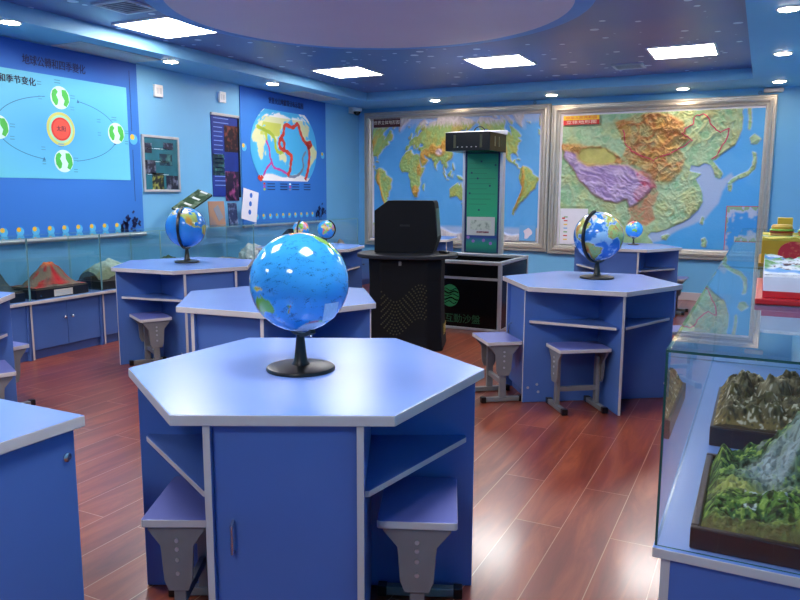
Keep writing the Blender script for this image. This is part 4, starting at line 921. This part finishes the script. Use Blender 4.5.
for k, (y, z, hy_, hz_) in enumerate([(-.19, .44, .06, .05), (.1, .47, .07, .035), (.06, .33, .09, .06), (-.16, .25, .075, .07), (-.06, .11, .08, .085), (.14, .1, .085, .07)]): quad_left('photo', y - hy_, y + hy_, z - hz_, z + hz_, .0125, PH[[0, 0, 4, 0, 1, 0][k]], t)
for k in range(9): quad_left('caption_mark', -.2 + .1 * (k % 3), -.14 + .1 * (k % 3) + .03, .175 + .13 * (k // 3), .181 + .13 * (k // 3), .0125, M_pale, t)
t = thing('hanging_poster', 'narrow navy astronomy poster on a silver bar, left of the oval map banner', 'poster', (XL, 6.735, 1.29))
MB().box(.001, .008, -.235, .225, 0, .905).build('print', M_posterB, t); MB().box(.001, .025, -.24, .24, .9055, .935).build('hanger_bar', M_silver, t, bevel=.002); MB().box(.001, .016, .2255, .247, -.01, .905).build('side_rail', M_black, t)
for k, (y, z, hy_, hz_) in enumerate([(.1, .66, .12, .15), (-.13, .36, .1, .12), (.1, .12, .12, .17)]): quad_left('photo', y - hy_, y + hy_, z - hz_, z + hz_, .0085, PH[[2, 4, 3][k]], t)
for k in range(16):
    z = .88 - .05 * k; l = k in (0, 1)
    quad_left('text_line', -.2, (.06 if l else -.05) if k < 9 else -.02, z - .006, z + .004, .0085, mat('pale blue ink', (120, 150, 220), .5), t)
for y, z, l in [(5.71, 2.355, 'white wall box between the orbit banner and the navy poster, the left one'), (6.69, 2.405, 'white wall box above the narrow navy poster')]:
    t = thing('wall_box', l, 'wall box', (XL, y, z), 0, 'white wall boxes'); MB().box(.0005, .03, -.055, .055, -.06, .06).build('cover', M_white, t, bevel=.004)
    for dy in (-.022, .022): MB().box(.0305, .032, dy - .014, dy + .014, -.03, .03).build('port', M_ventlt, t)
t = thing('security_camera', 'white security camera with black dome in the far left corner', 'camera', (XL, 9.60, 2.56))
MB().obox((.05, 0, -.01), (.1, .13, .1), (0, 0, 0)).build('bracket', M_white, t, bevel=.01); mb = MB(); mb.lathe([(.07, .0), (.075, -.03), (.06, -.05)], 24); hs = mb.build('housing', M_white, t, smooth=True, loc=(.13, -.03, .01))
mb = MB(); mb.ball((0, 0, -.05), .055, 18); mb.build('lens_dome', mat('glossy black', (8, 8, 12), .08), hs, smooth=True)

# ------------------------------------------------------------------ podium
t = thing('podium', 'black multimedia podium with a dotted front and boxed monitor', 'podium', (-2.755, 5.695, 0), R(18))
rs = [(-.315, -.17), (-.20, -.245), (.20, -.245), (.315, -.17), (.315, .2), (-.315, .2)]
body = MB(); vs = []; zs = [(.0, 1.06), (.12, 1.02), (.35, .99), (.6, .98), (.79, 1.0)]
for z, s_ in zs: vs += [(x * s_, y * s_, z + .002) for x, y in rs]
fs = []
for i in range(len(zs) - 1):
    for k in range(6): fs.append((i * 6 + k, i * 6 + (k + 1) % 6, i * 6 + 6 + (k + 1) % 6, i * 6 + 6 + k))
fs += [list(range(6))[::-1], list(range(24, 30))]
bo = body.add(vs, fs).build('body', M_blackm, t, bevel=.012)
tp = [(.44 * math.copysign(abs(math.cos(a)) ** .8, math.cos(a)), .33 * math.copysign(abs(math.sin(a)) ** .85, math.sin(a))) for a in [2 * PI * k / 64 for k in range(64)]]
MB().prism(tp, .793, .828).build('table_plate', mat('dark grey plate', (32, 35, 42), .45, spec=.35), t, bevel=.008)
pr_ = [(-.285, .8285), (.225, .8285), (.265, .95), (.236, 1.255), (.224, 1.278), (-.165, 1.278), (-.285, 1.19)]
hs = MB().prism(pr_, -.05, .30, axis='y').build('monitor_housing', M_blackm, t, bevel=.004)
MB().obox((.2525, .125, 1.09), (.004, .30, .24), (0, R(-4.4), 0)).build('screen', photo_mat('screen picture', (12, 40, 40), (60, 120, 112), 6), hs)
MB().obox((-.02, -.0505, 1.065), (.085, .003, .016), (0, 0, 0)).build('grip_slot', M_black, hs)
lk = MB(); lk.obox((-.03, -.247, .755), (.022, .012, .035), (0, 0, 0)); lk.build('lock', M_steel, bo)
M_dot = mat('bronze vent dot', (70, 70, 44), .45, metal=.4)
dots = MB()
for r_ in range(11):
    for c_ in range(15):
        x = -.19 + c_ * .0265 + (.013 if r_ % 2 else 0); z0_ = .52 - r_ * .028 - .075 * math.sin((x + .18) * 14.5) * 1.0 - .02
        if abs(x) > .195: continue
        s_ = np.interp(z0_ - .002, [q[0] for q in zs], [q[1] for q in zs]); dots.cyl((x, -.245 * s_ + .001, z0_), .0068, -.003, 'y', 8)
dots.build('vent_dots', M_dot, bo)['kind'] = 'stuff'
text_obj('side_mark', '智慧', .11, mat('gold print', (190, 160, 70), .4), bo, Matrix.Translation((.335, -.02, .17)) @ Matrix(((0, 0, 1, 0), (1, 0, 0, 0), (0, 1, 0, 0), (0, 0, 0, 1))))
o = MB().obox((0, 0, .012), (.055, .1, .022), (0, 0, 0)).build('computer_mouse', M_black, None, bevel=.009, loc=(-2.445, 5.775, .8285), rot=(0, 0, R(60))); tag(o, 'black computer mouse on the podium plate, right of the monitor box', 'mouse')

# ------------------------------------------------------------------ sandbox table with column and projector
SXa, SXb, SYa, SYb, SZ = -3.28, -2.205, 6.62, 7.52, .69
t = thing('sandbox_table', 'black sandbox table with aluminium edges, green column and overhead projector', 'exhibit', ((SXa + SXb) / 2, (SYa + SYb) / 2, 0))
ox, oy = t.location.x, t.location.y; hx, hy = (SXb - SXa) / 2, (SYb - SYa) / 2
M_bpanel = mat('glossy black panel', (8, 9, 13), .22, var=.1, spec=.3)
for nm, b in [('front_panel', (-hx + .036, hx - .036, -hy + .008, -hy + .02, .03, SZ - .036)), ('back_panel', (-hx + .036, hx - .036, hy - .02, hy - .008, .03, SZ - .036)), ('end_panel', (-hx + .008, -hx + .02, -hy + .036, hy - .036, .03, SZ - .036)), ('end_panel', (hx - .02, hx - .008, -hy + .036, hy - .036, .03, SZ - .036))]:
    MB().box(*b).build(nm, M_bpanel, t)
for sx in (-1, 1):
    for sy in (-1, 1): MB().box(min(sx * hx, sx * (hx - .035)), max(sx * hx, sx * (hx - .035)), min(sy * hy, sy * (hy - .035)), max(sy * hy, sy * (hy - .035)), .002, SZ - .0355).build('corner_post', M_silver, t, bevel=.004)
for z0_, z1_ in ((SZ - .035, SZ), (.002, .03)):
    for sy in (-1, 1): MB().box(-hx, hx, min(sy * hy, sy * (hy - .035)), max(sy * hy, sy * (hy - .035)), z0_, z1_).build('rail', M_silver, t, bevel=.006)
    for sx in (-1, 1): MB().box(min(sx * hx, sx * (hx - .035)), max(sx * hx, sx * (hx - .035)), -hy + .0355, hy - .0355, z0_, z1_).build('rail', M_silver, t, bevel=.006)
MB().box(-hx + .0355, hx - .0355, -hy + .002, -hy + .0078, .505, .53).build('rail', M_silver, t)
MB().box(-hx + .03, hx - .03, -hy + .03, hy - .03, .50, .52).build('sand_tray', mat('dark sand', (30, 32, 36), .9, bump=.4, scale=60), t)
M_lg = mat('green logo print', (36, 120, 72), .4)
lgc = (-2.735 - ox, .335); fy = -hy + .0075
lg = MB().prism([(.098 * math.cos(2 * PI * k / 40) + lgc[0], .112 * math.sin(2 * PI * k / 40) + lgc[1]) for k in range(40)], fy - .0015, fy - .0003, axis='y').build('logo', M_lg, t)
for k, zc_ in enumerate((.06, .035, .005, -.03, -.065)):
    w_ = math.sqrt(max(.0, .098 ** 2 - zc_ ** 2)) * .97; pts = [(lgc[0] - w_ + 2 * w_ * i / 16, lgc[1] + zc_ + .012 * math.sin(i * .55 + k)) for i in range(17)]
    wline(pts, .008 + .006 * (k % 2), fy - .0022, lg, 'logo_wave', M_bpanel)
text_obj('front_text', 'AR互動沙盤', .095, mat('dim green print', (28, 82, 56), .4), t, wall_mtx_back(-2.66 - ox, fy - .002, .105))
# column
cx0, cx1, cy0, cy1 = -2.975 - ox, -2.52 - ox, SYb + .002 - oy, SYb + .10 - oy
MB().box(cx0 + .03, cx1 - .03, cy0 + .012, cy1 - .01, .002, 1.77).build('column', mat('teal column board', (14, 84, 96), .35), t)
for a in (cx0, cx1 - .0295): MB().box(a, a + .0295, cy0, cy1, .002, 1.77).build('column_rail', M_silver, t, bevel=.003)
for a, b in ((cx0 + .031, cx0 + .05), (cx1 - .05, cx1 - .031)): MB().box(a, b, cy0 + .004, cy0 + .0115, SZ + .01, 1.765).build('column_trim', M_navy, t)
nx, nz = 30, 70; Xp, Zp = np.meshgrid(np.linspace(cx0 + .052, cx1 - .052, nx), np.linspace(.70, 1.76, nz)); v = (Zp - .7) / 1.06
cc = np.zeros(Xp.shape + (3,)); cc[:] = L3((44, 176, 126)); cc = over(cc, np.clip((v - .5) * 1.2, 0, .6), L3((40, 140, 110))); cc = over(cc, np.clip(1 - np.abs(v - .16) * 11, 0, 1), L3((44, 60, 150))); cc = over(cc, np.clip(1 - v * 8, 0, 1) + np.clip(1 - np.abs(v - .27) * 9, 0, 1) * .6, L3((16, 92, 104)))
pn = grid_obj('column_print', np.stack([Xp, np.full_like(Xp, cy0 + .006), Zp], -1), cc, M_cyan, t, skirt=(1, cy0 + .012))
for k in range(9): MB().box(cx0 + .075, cx1 - .075 - .05 * (k % 3), cy0 + .0045, cy0 + .0058, 1.66 - .055 * k, 1.666 - .055 * k).build('text_line', mat('green ink', (36, 134, 100), .5), pn)
for x, z in [(-2.76, 1.68), (-2.60, 1.64), (-2.87, 1.56), (-2.80, 1.50), (-2.66, 1.42), (-2.89, 1.34), (-2.78, 1.16)]: MB().prism([(.011 * math.cos(2 * PI * k / 12) + x - ox, .011 * math.sin(2 * PI * k / 12) + z) for k in range(12)], cy0 + .0035, cy0 + .0055, axis='y').build('teal_dot', mat('dark teal print', (20, 80, 96), .5), pn)
ns = MB().box(-2.915 - ox, -2.595 - ox, cy0 - .001, cy0 + .005, .885, 1.085).build('notice_sheet', mat('white notice sheet', (206, 208, 206), .5, var=.04), pn)
MB().box(-2.875 - ox, -2.635 - ox, cy0 - .0022, cy0 - .0012, .945, 1.05).build('notice_picture', photo_mat('notice map print', (206, 214, 200), (60, 100, 70), 22), ns)
MB().box(-2.80 - ox, -2.66 - ox, cy0 - .0022, cy0 - .0012, .91, .93).build('notice_key', photo_mat('notice key print', (120, 60, 80), (190, 180, 170), 30), ns)
for x, z in [(-2.9, .86), (-2.84, .82), (-2.72, .83), (-2.64, .8)]: MB().prism([(.018 * math.cos(2 * PI * k / 12) + x - ox, .018 * math.sin(2 * PI * k / 12) + z) for k in range(12)], cy0 + .0035, cy0 + .0055, axis='y').build('violet_dot', mat('violet print', (150, 110, 190), .5), pn)
ph_ = thing('tmp', 'x', 'x'); bpy.data.objects.remove(ph_)
hd = MB().box(-2.99 - ox, -2.505 - ox, 7.06 - oy, SYb + .06 - oy, 1.7705, 1.955).build('projector_hood', M_bpanel, t, bevel=.004)
MB().prism([(7.05 - oy, 1.9555), (SYb + .07 - oy, 1.9555), (SYb + .07 - oy, 2.005), (7.30 - oy, 1.985)], -3.0 - ox, -2.495 - ox, axis='x').build('hood_lid', mat('pale grey plastic', (206, 208, 212), .35), hd, bevel=.003)
for x in (-2.885, -2.60): MB().box(x - .012 - ox, x + .012 - ox, 7.0585 - oy, 7.0595 - oy, 1.80, 1.93).build('hood_trim', mat('dark olive strip', (84, 84, 50), .4), hd)
for k in range(5): MB().box(-2.86 + .05 * k - ox, -2.845 + .05 * k - ox, 7.0585 - oy, 7.0595 - oy, 1.805, 1.812).build('hood_mark', M_ventlt, hd)
for y in (7.2, 7.33): MB().box(-2.5045 - ox, -2.5035 - ox, y - oy, y + .03 - oy, 1.82, 1.92).build('side_vent', mat('dark olive strip', (84, 84, 50), .4), hd)
mb = MB(); mb.tube([(-2.78 - ox + .06 * math.cos(a), 7.5 - oy, 1.995 + .05 * math.sin(a)) for a in [PI * k / 10 for k in range(11)]] , .006, 8); mb.build('cable', M_black, hd, smooth=True)

# ------------------------------------------------------------------ models in and on the cases
def terrain(t, name, x0, x1, y0, y1, zb, fn, material, nx=90, ny=90, sk=(60, 50, 40), warp=0):
    X, Y = np.meshgrid(np.linspace(x0, x1, nx), np.linspace(y0, y1, ny)); H, c_ = fn(X, Y, (X - x0) / (x1 - x0), (Y - y0) / (y1 - y0))
    return grid_obj(name, np.stack([X, Y, zb + H], -1), c_, material, t, skirt=(2, zb), skirt_col=lin(sk))
M_terr = vcol_mat('painted plaster terrain', .7, .3, bump=.5, bscale=70); M_moss = vcol_mat('mossy model terrain', .75, .3, bump=1., bscale=90)
M_tray = mat('dark brown lacquer tray', (38, 22, 18), .3, var=.2, scale=12, coat=.3)
def flat(shape, c): k = np.zeros(shape + (3,)); k[:] = L3(c); return k
WT = .4802
# mountain stream model in the foreground case
tx0, tx1, ty0, ty1 = -.108, .40, 1.835, 2.42
t = thing('landform_model', 'green mountain stream model in a dark tray, nearest in the right case', 'model', ((tx0 + tx1) / 2, (ty0 + ty1) / 2, WT), 0, 'terrain models in the right case')
ax, ay = (tx1 - tx0) / 2, (ty1 - ty0) / 2
for a, b, c_, d in [(-ax, ax, -ay, -ay + .02), (-ax, ax, ay - .02, ay), (-ax, -ax + .02, -ay + .0205, ay - .0205), (ax - .02, ax, -ay + .0205, ay - .0205)]: MB().box(a, b, c_, d, 0, .056).build('tray_side', M_tray, t, bevel=.004)
MB().box(-ax + .0205, ax - .0205, -ay + .0205, ay - .0205, 0, .03).build('tray_floor', M_tray, t)
def f_stream(X, Y, u, v):
    n = fbm(X * 13, Y * 13, 80, 5); n2 = fbm(X * 34, Y * 34, 84, 4); rr = ridge(X * 8, Y * 8, 86)
    right = np.clip((u - .12) * 1.25, 0, 1)
    H = .025 + .06 * n + right * (.10 * np.exp(-((v - .28) / .17) ** 2) * rr * 1.5 + .2 * np.exp(-((v - .95) / .3) ** 2) * (.7 + .5 * n)) + .03 * n2
    H += .15 * np.clip((u - .18) * 2.6, 0, 1) * np.exp(-((v - .82) / .26) ** 2) * (.6 + .7 * n); H -= .02; H += .05 * np.exp(-((u - .1) / .16) ** 2 - ((v - .75) / .2) ** 2) * (.5 + n)
    H = np.maximum(H, .012) * np.clip(v * 14 + .22, .22, 1) * np.clip((1 - v) * 14 + .3, .3, 1) * np.clip(u * 12 + .3, .3, 1)
    c_ = flat(X.shape, (54, 92, 50)); c_ = over(c_, np.clip((n - .44) * 6, 0, .9) * np.clip(.3 + u, 0, 1), L3((104, 140, 54))); c_ = over(c_, np.clip((n2 - .56) * 6, 0, .8), L3((36, 66, 36)))
    rock = np.clip((rr - .66) * 8, 0, 1) * (v > .35) * (v < .85) * (u > .25); c_ = over(c_, rock * .85, L3((128, 138, 140)))
    wf = np.exp(-((u - .42 - .12 * np.sin(v * 9)) / .13) ** 2) * np.exp(-((v - .62) / .16) ** 2); c_ = over(c_, np.clip(wf * 1.4, 0, .85) * (.5 + .9 * n2), L3((156, 170, 178)))
    st = np.clip(1.4 - np.abs(v - (.60 - .26 * (u - .5) + .03 * np.sin(u * 20))) / .03, 0, 1) * (u > .55); c_ = over(c_, np.clip(st, 0, 1), L3((60, 150, 210)))
    snow = np.clip((n2 - .62) * 14, 0, .8) * (v < .5) * (v > .15) * (u > .2) * (u < .6); c_ = over(c_, snow, L3((214, 222, 226)))
    sand = np.exp(-((u - .2) / .16) ** 2 - ((v - .4) / .06) ** 2); c_ = over(c_, np.clip(sand, 0, .8), L3((180, 180, 110)))
    n3 = vnoise(X * 85, Y * 85, 131) * .6 + vnoise(X * 170, Y * 170, 133) * .4; green = (1 - np.clip(rock + wf + sand, 0, 1))
    c_ = over(c_, np.clip((.46 - n3) * 8, 0, .9) * green, L3((26, 44, 26))); c_ = over(c_, np.clip((n3 - .6) * 8, 0, .7) * green, L3((150, 178, 84))); c_ = over(c_, np.clip((.4 - n3) * 6, 0, .5) * (1 - green), L3((70, 84, 84)))
    H = H + .011 * (n3 - .5) * np.clip(u * 10, 0, 1) * np.clip(v * 10, 0, 1)
    fr = np.clip(1 - v * 9, 0, 1); c_ = over(c_, np.clip(fr * 1.2, 0, .8), L3((112, 104, 62)))
    return H, c_
terrain(t, 'mountain_terrain', -ax + .021, ax - .021, -ay + .021, ay - .021, .03, f_stream, M_moss, 280, 300, (92, 84, 54))
# karst peaks
tx0, tx1, ty0, ty1 = -.115, .40, 2.66, 3.25
t = thing('landform_model', 'grey brown karst peaks model behind the green one in the right case', 'model', ((tx0 + tx1) / 2, (ty0 + ty1) / 2, WT), 0, 'terrain models in the right case')
ax, ay = (tx1 - tx0) / 2, (ty1 - ty0) / 2
MB().box(-ax, ax, -ay, ay, 0, .07).build('base', mat('dark grey base', (36, 36, 42), .4), t, bevel=.004)
def f_karst(X, Y, u, v):
    n = fbm(X * 14, Y * 14, 90, 5); n2 = fbm(X * 40, Y * 40, 95, 4); H = .02 + .07 * n
    for a, b, h_, s_ in [(.12, .5, .11, .13), (.38, .5, .12, .12), (.22, .25, .06, .12), (.55, .3, .08, .14), (.7, .55, .14, .16), (.9, .4, .16, .15), (.5, .75, .09, .14), (.2, .8, .08, .14)]:
        H = np.maximum(H, h_ * np.clip(1.25 - ((u - a) / s_) ** 2 - ((v - b) / (s_ * 1.2)) ** 2, 0, 1) ** .55 * (.5 + 1.0 * n))
    n3 = vnoise(X * 80, Y * 80, 141) * .6 + vnoise(X * 150, Y * 150, 143) * .4; H = (H * .8 + .05 * n2 * (.4 + n) + .008 * (n3 - .5)) * np.clip(v * 10 + .15, .15, 1) * np.clip(u * 10 + .15, .15, 1) * np.clip((1 - v) * 10 + .15, .15, 1)
    c_ = flat(X.shape, (90, 86, 62)); c_ = over(c_, np.clip((H - .06) * 14, 0, 1), L3((150, 140, 116))); c_ = over(c_, np.clip((n2 - .5) * 6, 0, .8), L3((84, 84, 48))); c_ = over(c_, np.clip((.05 - H) * 30, 0, .8), L3((120, 104, 60))); c_ = over(c_, np.clip((.46 - n3) * 7, 0, .8), L3((52, 52, 40))); c_ = over(c_, np.clip((n3 - .68) * 9, 0, .8), L3((206, 200, 180)))
    return H, c_
terrain(t, 'karst_terrain', -ax + .01, ax - .01, -ay + .01, ay - .01, .0705, f_karst, M_terr, 230, 230, (70, 64, 50))
# models on the top of the right cases
TOPZ = .9802
t = thing('landform_model', 'white snowy model on a red tray standing on the glass case', 'model', (.195, 3.05, TOPZ), 0, 'models on top of the right glass case')
MB().prism([(-.2, -.34), (.2, -.34), (.2, .34), (-.2, .34)], 0, .02).build('red_tray', mat('red lacquer', (176, 26, 34), .3), t, bevel=.004)
mb = MB(); lo = [(-.178, -.30), (.195, -.30), (.195, .32), (-.178, .32)]; mb.add([(x, y, .0205) for x, y in lo] + [(x, y, .043) for x, y in lo] + [(x, y, .092) for x, y in lo], [(3, 2, 1, 0), (8, 9, 10, 11)] + [(i + 4 * k, (i + 1) % 4 + 4 * k, (i + 1) % 4 + 4 + 4 * k, i + 4 + 4 * k) for k in (0, 1) for i in range(4)], [1, 1] + [0] * 4 + [1] * 4)
mb.build('body', [mat('deep red board', (190, 30, 40), .4), mat('snow white board', (214, 222, 238), .5)], t, bevel=.002)
def f_snow(X, Y, u, v):
    n = fbm(X * 22, Y * 22, 101, 4); H = .004 + .05 * n * np.clip(v * 3, .2, 1); c_ = flat(X.shape, (226, 230, 238)); c_ = over(c_, np.clip((n - .46) * 9, 0, 1) * (v > .12), L3((110, 168, 96))); c_ = over(c_, (n < .36) & (u < .5), L3((92, 60, 44))); c_ = over(c_, np.clip((fbm(X * 9, Y * 9, 107) - .55) * 9, 0, .9), L3((96, 160, 220))); return H, c_
terrain(t, 'snow_terrain', -.178, .195, -.30, .32, .0922, f_snow, M_moss, 70, 90, (224, 228, 236))
t = thing('landform_model', 'yellow box model with burger shaped strata, on the glass case behind the red tray', 'model', (.195, 4.45, TOPZ), 0, 'models on top of the right glass case')
MB().box(-.2, .2, -.31, .31, 0, .018).build('base', mat('brown gold board', (150, 110, 20), .45), t)
MB().box(-.19, .2, -.30, .30, .0185, .135).build('body', mat('mustard yellow board', (188, 150, 26), .45, var=.08), t, bevel=.003)
def f_yel(X, Y, u, v):
    n = fbm(X * 20, Y * 20, 111, 4); H = .004 + .02 * n; c_ = flat(X.shape, (214, 196, 96)); c_ = over(c_, np.clip((n - .5) * 9, 0, 1), L3((140, 170, 80))); c_ = over(c_, np.abs(v - .25 - .3 * u) < .05, L3((150, 190, 220))); return H, c_
terrain(t, 'top_terrain', -.19, .2, -.30, .30, .1352, f_yel, M_moss, 60, 80, (200, 180, 70))
for (x, y, s_) in [(-.10, -.08, .95), (.03, -.10, .9)]:
    pr2 = [((.001, 0), 'bun', (196, 150, 70)), ]
    for z0_, z1_, rr, c_, nm in [(.15, .165, .055, (206, 160, 84), 'strata_layer'), (.1655, .175, .06, (170, 60, 40), 'strata_layer'), (.1755, .185, .062, (120, 170, 70), 'strata_layer'), (.1855, .208, .052, (214, 170, 70), 'strata_layer')]:
        mb = MB(); mb.lathe([(rr * s_, z0_), (rr * 1.05 * s_, (z0_ + z1_) / 2), (rr * .9 * s_, z1_)], 20, 0, (x, y, 0)); mb.build(nm, mat('strata %d %d %d' % c_, c_, .5), t, smooth=True)
MB().prism([(-.045 + .07 * math.cos(a), .072 + .06 * math.sin(a)) for a in [2 * PI * k / 20 for k in range(20)]], -.3035, -.3005, axis='y').build('printed_picture', photo_mat('red print picture', (190, 40, 56), (240, 180, 110), 30), t)
MB().box(-.12, -.045, .1, .2, .15, .238).build('small_box', mat('gold card', (196, 166, 48), .4), t, bevel=.003)
# volcano and other models in the left cases
def hill_model(label, y, hw, x0, x1, fn, base_c, base_h=.07, lab=False, nx=70, ny=90, name='landform_model'):
    t = thing(name, label, 'model', ((x0 + x1) / 2, y, WT), 0, 'terrain models in the left cases'); hx_ = (x1 - x0) / 2
    MB().box(-hx_, hx_, -hw, hw, 0, base_h).build('base', mat('base %d %d %d' % base_c, base_c, .4), t, bevel=.003)
    terrain(t, 'hill_terrain', -hx_ + .01, hx_ - .01, -hw + .01, hw - .01, base_h + .0005, fn, M_terr, nx, ny, (70, 64, 58))
    if lab:
        MB().box(hx_ + .0005, hx_ + .004, -.09, .09, .008, .062).build('name_label', M_cream, t)
        for k in range(3): MB().box(hx_ + .0042, hx_ + .0048, -.07, .07, .018 + .013 * k, .022 + .013 * k).build('label_line', M_ventlt, t)
        q = MB(); q.lathe([(.01, 0), (.01, .003), (.004, .005)], 12); q.build('corner_stud', M_chrome, t, smooth=True, loc=(hx_ + .0005, -hw + .04, .03), rot=(0, R(90), 0))
    return t
def cone(hh, a=.5, b=.5, sx=.5, sy=.5, col=(120, 104, 84), seed=1, lava=False, top=None, p=1.15):
    def f(X, Y, u, v):
        n = fbm(X * 16, Y * 16, seed, 4); d = np.sqrt(((u - a) / sx) ** 2 + ((v - b) / sy) ** 2); H = hh * np.clip(1 - d, 0, 1) ** p * (.8 + .4 * n) + .008 + .012 * n
        if lava: H = np.minimum(H, hh * .86) - .04 * np.clip(1 - d / .12, 0, 1)
        c_ = flat(X.shape, col); c_ = over(c_, np.clip((n - .5) * 6, 0, .7), L3(tuple(max(0, q - 36) for q in col)))
        if top: c_ = over(c_, np.clip((H / hh - .42) * 4 + (n - .5) * 3, 0, 1), L3(top))
        if lava:
            ang = np.arctan2((v - b) / sy, (u - a) / sx)
            c_ = over(c_, (np.clip(1.25 - np.abs(((ang + PI) % (2 * PI) - PI)) / (.16 + .45 * d ** 2), 0, 1)) * (d < .92), L3((186, 24, 30)))
            for g in (-1.25, -.8, .8, 1.35, 2.3, -2.4): c_ = over(c_, np.clip(1.2 - np.abs(ang - g) / .26, 0, 1) * (n > .36), L3((170, 44, 38)))
            c_ = over(c_, np.clip(1.3 - d / .24, 0, 1), L3((236, 110, 50)))
        return H, c_
    return f
hill_model('red streaked volcano model on a black base with a white label, in the left case', 4.13, .255, -5.53, -5.19, cone(.235, lava=True, col=(122, 108, 92), seed=5, p=1.15), (22, 22, 26), .075, True)
hill_model('dark grey hill model at the left edge, left of the volcano', 3.64, .145, -5.5, -5.2, cone(.2, col=(58, 78, 84), seed=8), (26, 38, 60), .07)
hill_model('grey green mountain model right of the volcano', 4.80, .27, -5.5, -5.2, cone(.18, a=.45, b=.45, sx=.62, sy=.62, col=(120, 132, 108), seed=12, top=(176, 196, 184), p=.7), (40, 38, 40), .075)
hill_model('dark green dome shaped hill model behind the table with the big globe', 5.5, .2, -5.5, -5.2, cone(.17, col=(66, 96, 66), seed=15, p=.55), (40, 46, 44), .06)
hill_model('low dark rocky model behind the left table\'s right corner', 6.33, .26, -5.5, -5.2, cone(.09, sx=.7, sy=.9, col=(84, 84, 78), seed=18, top=(120, 120, 108), p=.6), (34, 36, 40), .05)
def rock(label, loc, s_, col_, seed):
    r_ = random.Random(seed); bm = bmesh.new(); bmesh.ops.create_icosphere(bm, subdivisions=4, radius=1)
    for v in bm.verts:
        p = v.co.copy(); n = fbm(np.array(p.x * 2 + seed), np.array(p.y * 2 + p.z * 1.7), seed, 4); k = .55 + .85 * float(n); v.co = Vector((p.x * s_[0] * k, p.y * s_[1] * k, max(p.z, -.25) * s_[2] * k))
    mn = min(v.co.z for v in bm.verts)
    for v in bm.verts: v.co.z -= mn
    me = bpy.data.meshes.new('rock'); bm.to_mesh(me); bm.free(); me.materials.append(mat('rock %d %d %d' % col_, col_, .7, var=.25, scale=14, bump=.6)); me.polygons.foreach_set('use_smooth', [False] * len(me.polygons))
    o = bpy.data.objects.new('rock_specimen', me); C.objects.link(o); o.location = loc; return tag(o, label, 'rock', 'rock specimens in the left cases')
rock('large white crystal rock in the left case, just left of the foremost globe', (-5.36, 6.86, WT), (.15, .2, .2), (214, 220, 222), 3)
rock('pinkish rock right of the white crystal, half behind the foremost globe', (-5.36, 7.22, WT), (.1, .1, .14), (196, 170, 160), 6)
rock('small dark rock right of the small globes in the far left corner', (-5.36, 8.25, WT), (.09, .08, .11), (66, 70, 76), 9)
rock('white crumpled rock in the far left corner case', (-5.34, 8.52, WT), (.13, .15, .14), (206, 210, 216), 12)
rock('brownish rock at the far end of the left cases', (-5.34, 8.85, WT), (.11, .11, .15), (166, 150, 140), 15)
# cards and pictures standing on the left cases
def lean_card(name, label, cat, y, hw, h_, x, tilt, material, th=.008, grp=None, rx=0):
    t = thing(name, label, cat, (x, y, TOPZ + .001), 0, grp); t.rotation_euler = (rx, R(-tilt), 0)
    MB().box(0, th, -hw, hw, 0, h_).build('card', material, t, bevel=.001); return t
t = lean_card('picture_card', 'brown picture card with a grey relief, standing on the left glass case', 'picture', 6.33, .13, .26, -5.40, 4, photo_mat('brown picture print', (176, 136, 112), (120, 128, 150), 5))
MB().obox((.0095, .02, .13), (.002, .09, .16), (R(28), 0, 0)).build('grey_relief', mat('grey print', (140, 146, 158), .4), t)
t = lean_card('picture_card', 'small dark blue picture card between the brown picture and the white card', 'picture', 6.60, .075, .24, -5.40, 4, photo_mat('blue picture print', (30, 44, 90), (150, 170, 210), 20))
t = lean_card('white_card', 'white card with three blue dots, propped on the left glass case', 'card', 6.90, .14, .36, -5.42, 2, M_offwhite, rx=R(-12)); t.location.z += .0295
for k in range(3): MB().prism([(.026 * math.cos(2 * PI * q / 18), .03 * math.sin(2 * PI * q / 18) + .1 + .1 * k) for q in range(18)], .0082, .0092, axis='x').build('blue_dot', mat('blue dot print', (44, 110, 206), .5), t)
t = thing('relief_board', 'green relief board tilted on a clear stand above the left glass case', 'model', (-5.36, 5.90, TOPZ + .001))
MB().box(-.1, .1, -.12, .12, 0, .01).build('stand_foot', mat('clear grey acrylic', (190, 206, 214), .15), t); MB().obox((0, .0, .12), (.015, .03, .24), (0, 0, 0)).build('stand_post', mat('clear grey acrylic', (190, 206, 214), .15), t)
X, Y = np.meshgrid(np.linspace(-.1, .1, 50), np.linspace(-.2, .2, 60)); n = fbm(X * 14, Y * 14, 121); cc = flat(X.shape, (46, 74, 52)); cc = over(cc, np.clip((n - .5) * 7, 0, .8), L3((110, 130, 110))); cc = over(cc, (np.abs(np.sin(Y * 26)) > .93) & (np.abs(X) < .05), L3((220, 226, 226)))
b = grid_obj('board', np.stack([X, Y, .012 + .015 * n], -1), cc, M_terr, t, skirt=(2, 0), skirt_col=lin((30, 44, 36))); b.location = (0, 0, .25); b.rotation_euler = (R(30), R(16), 0)
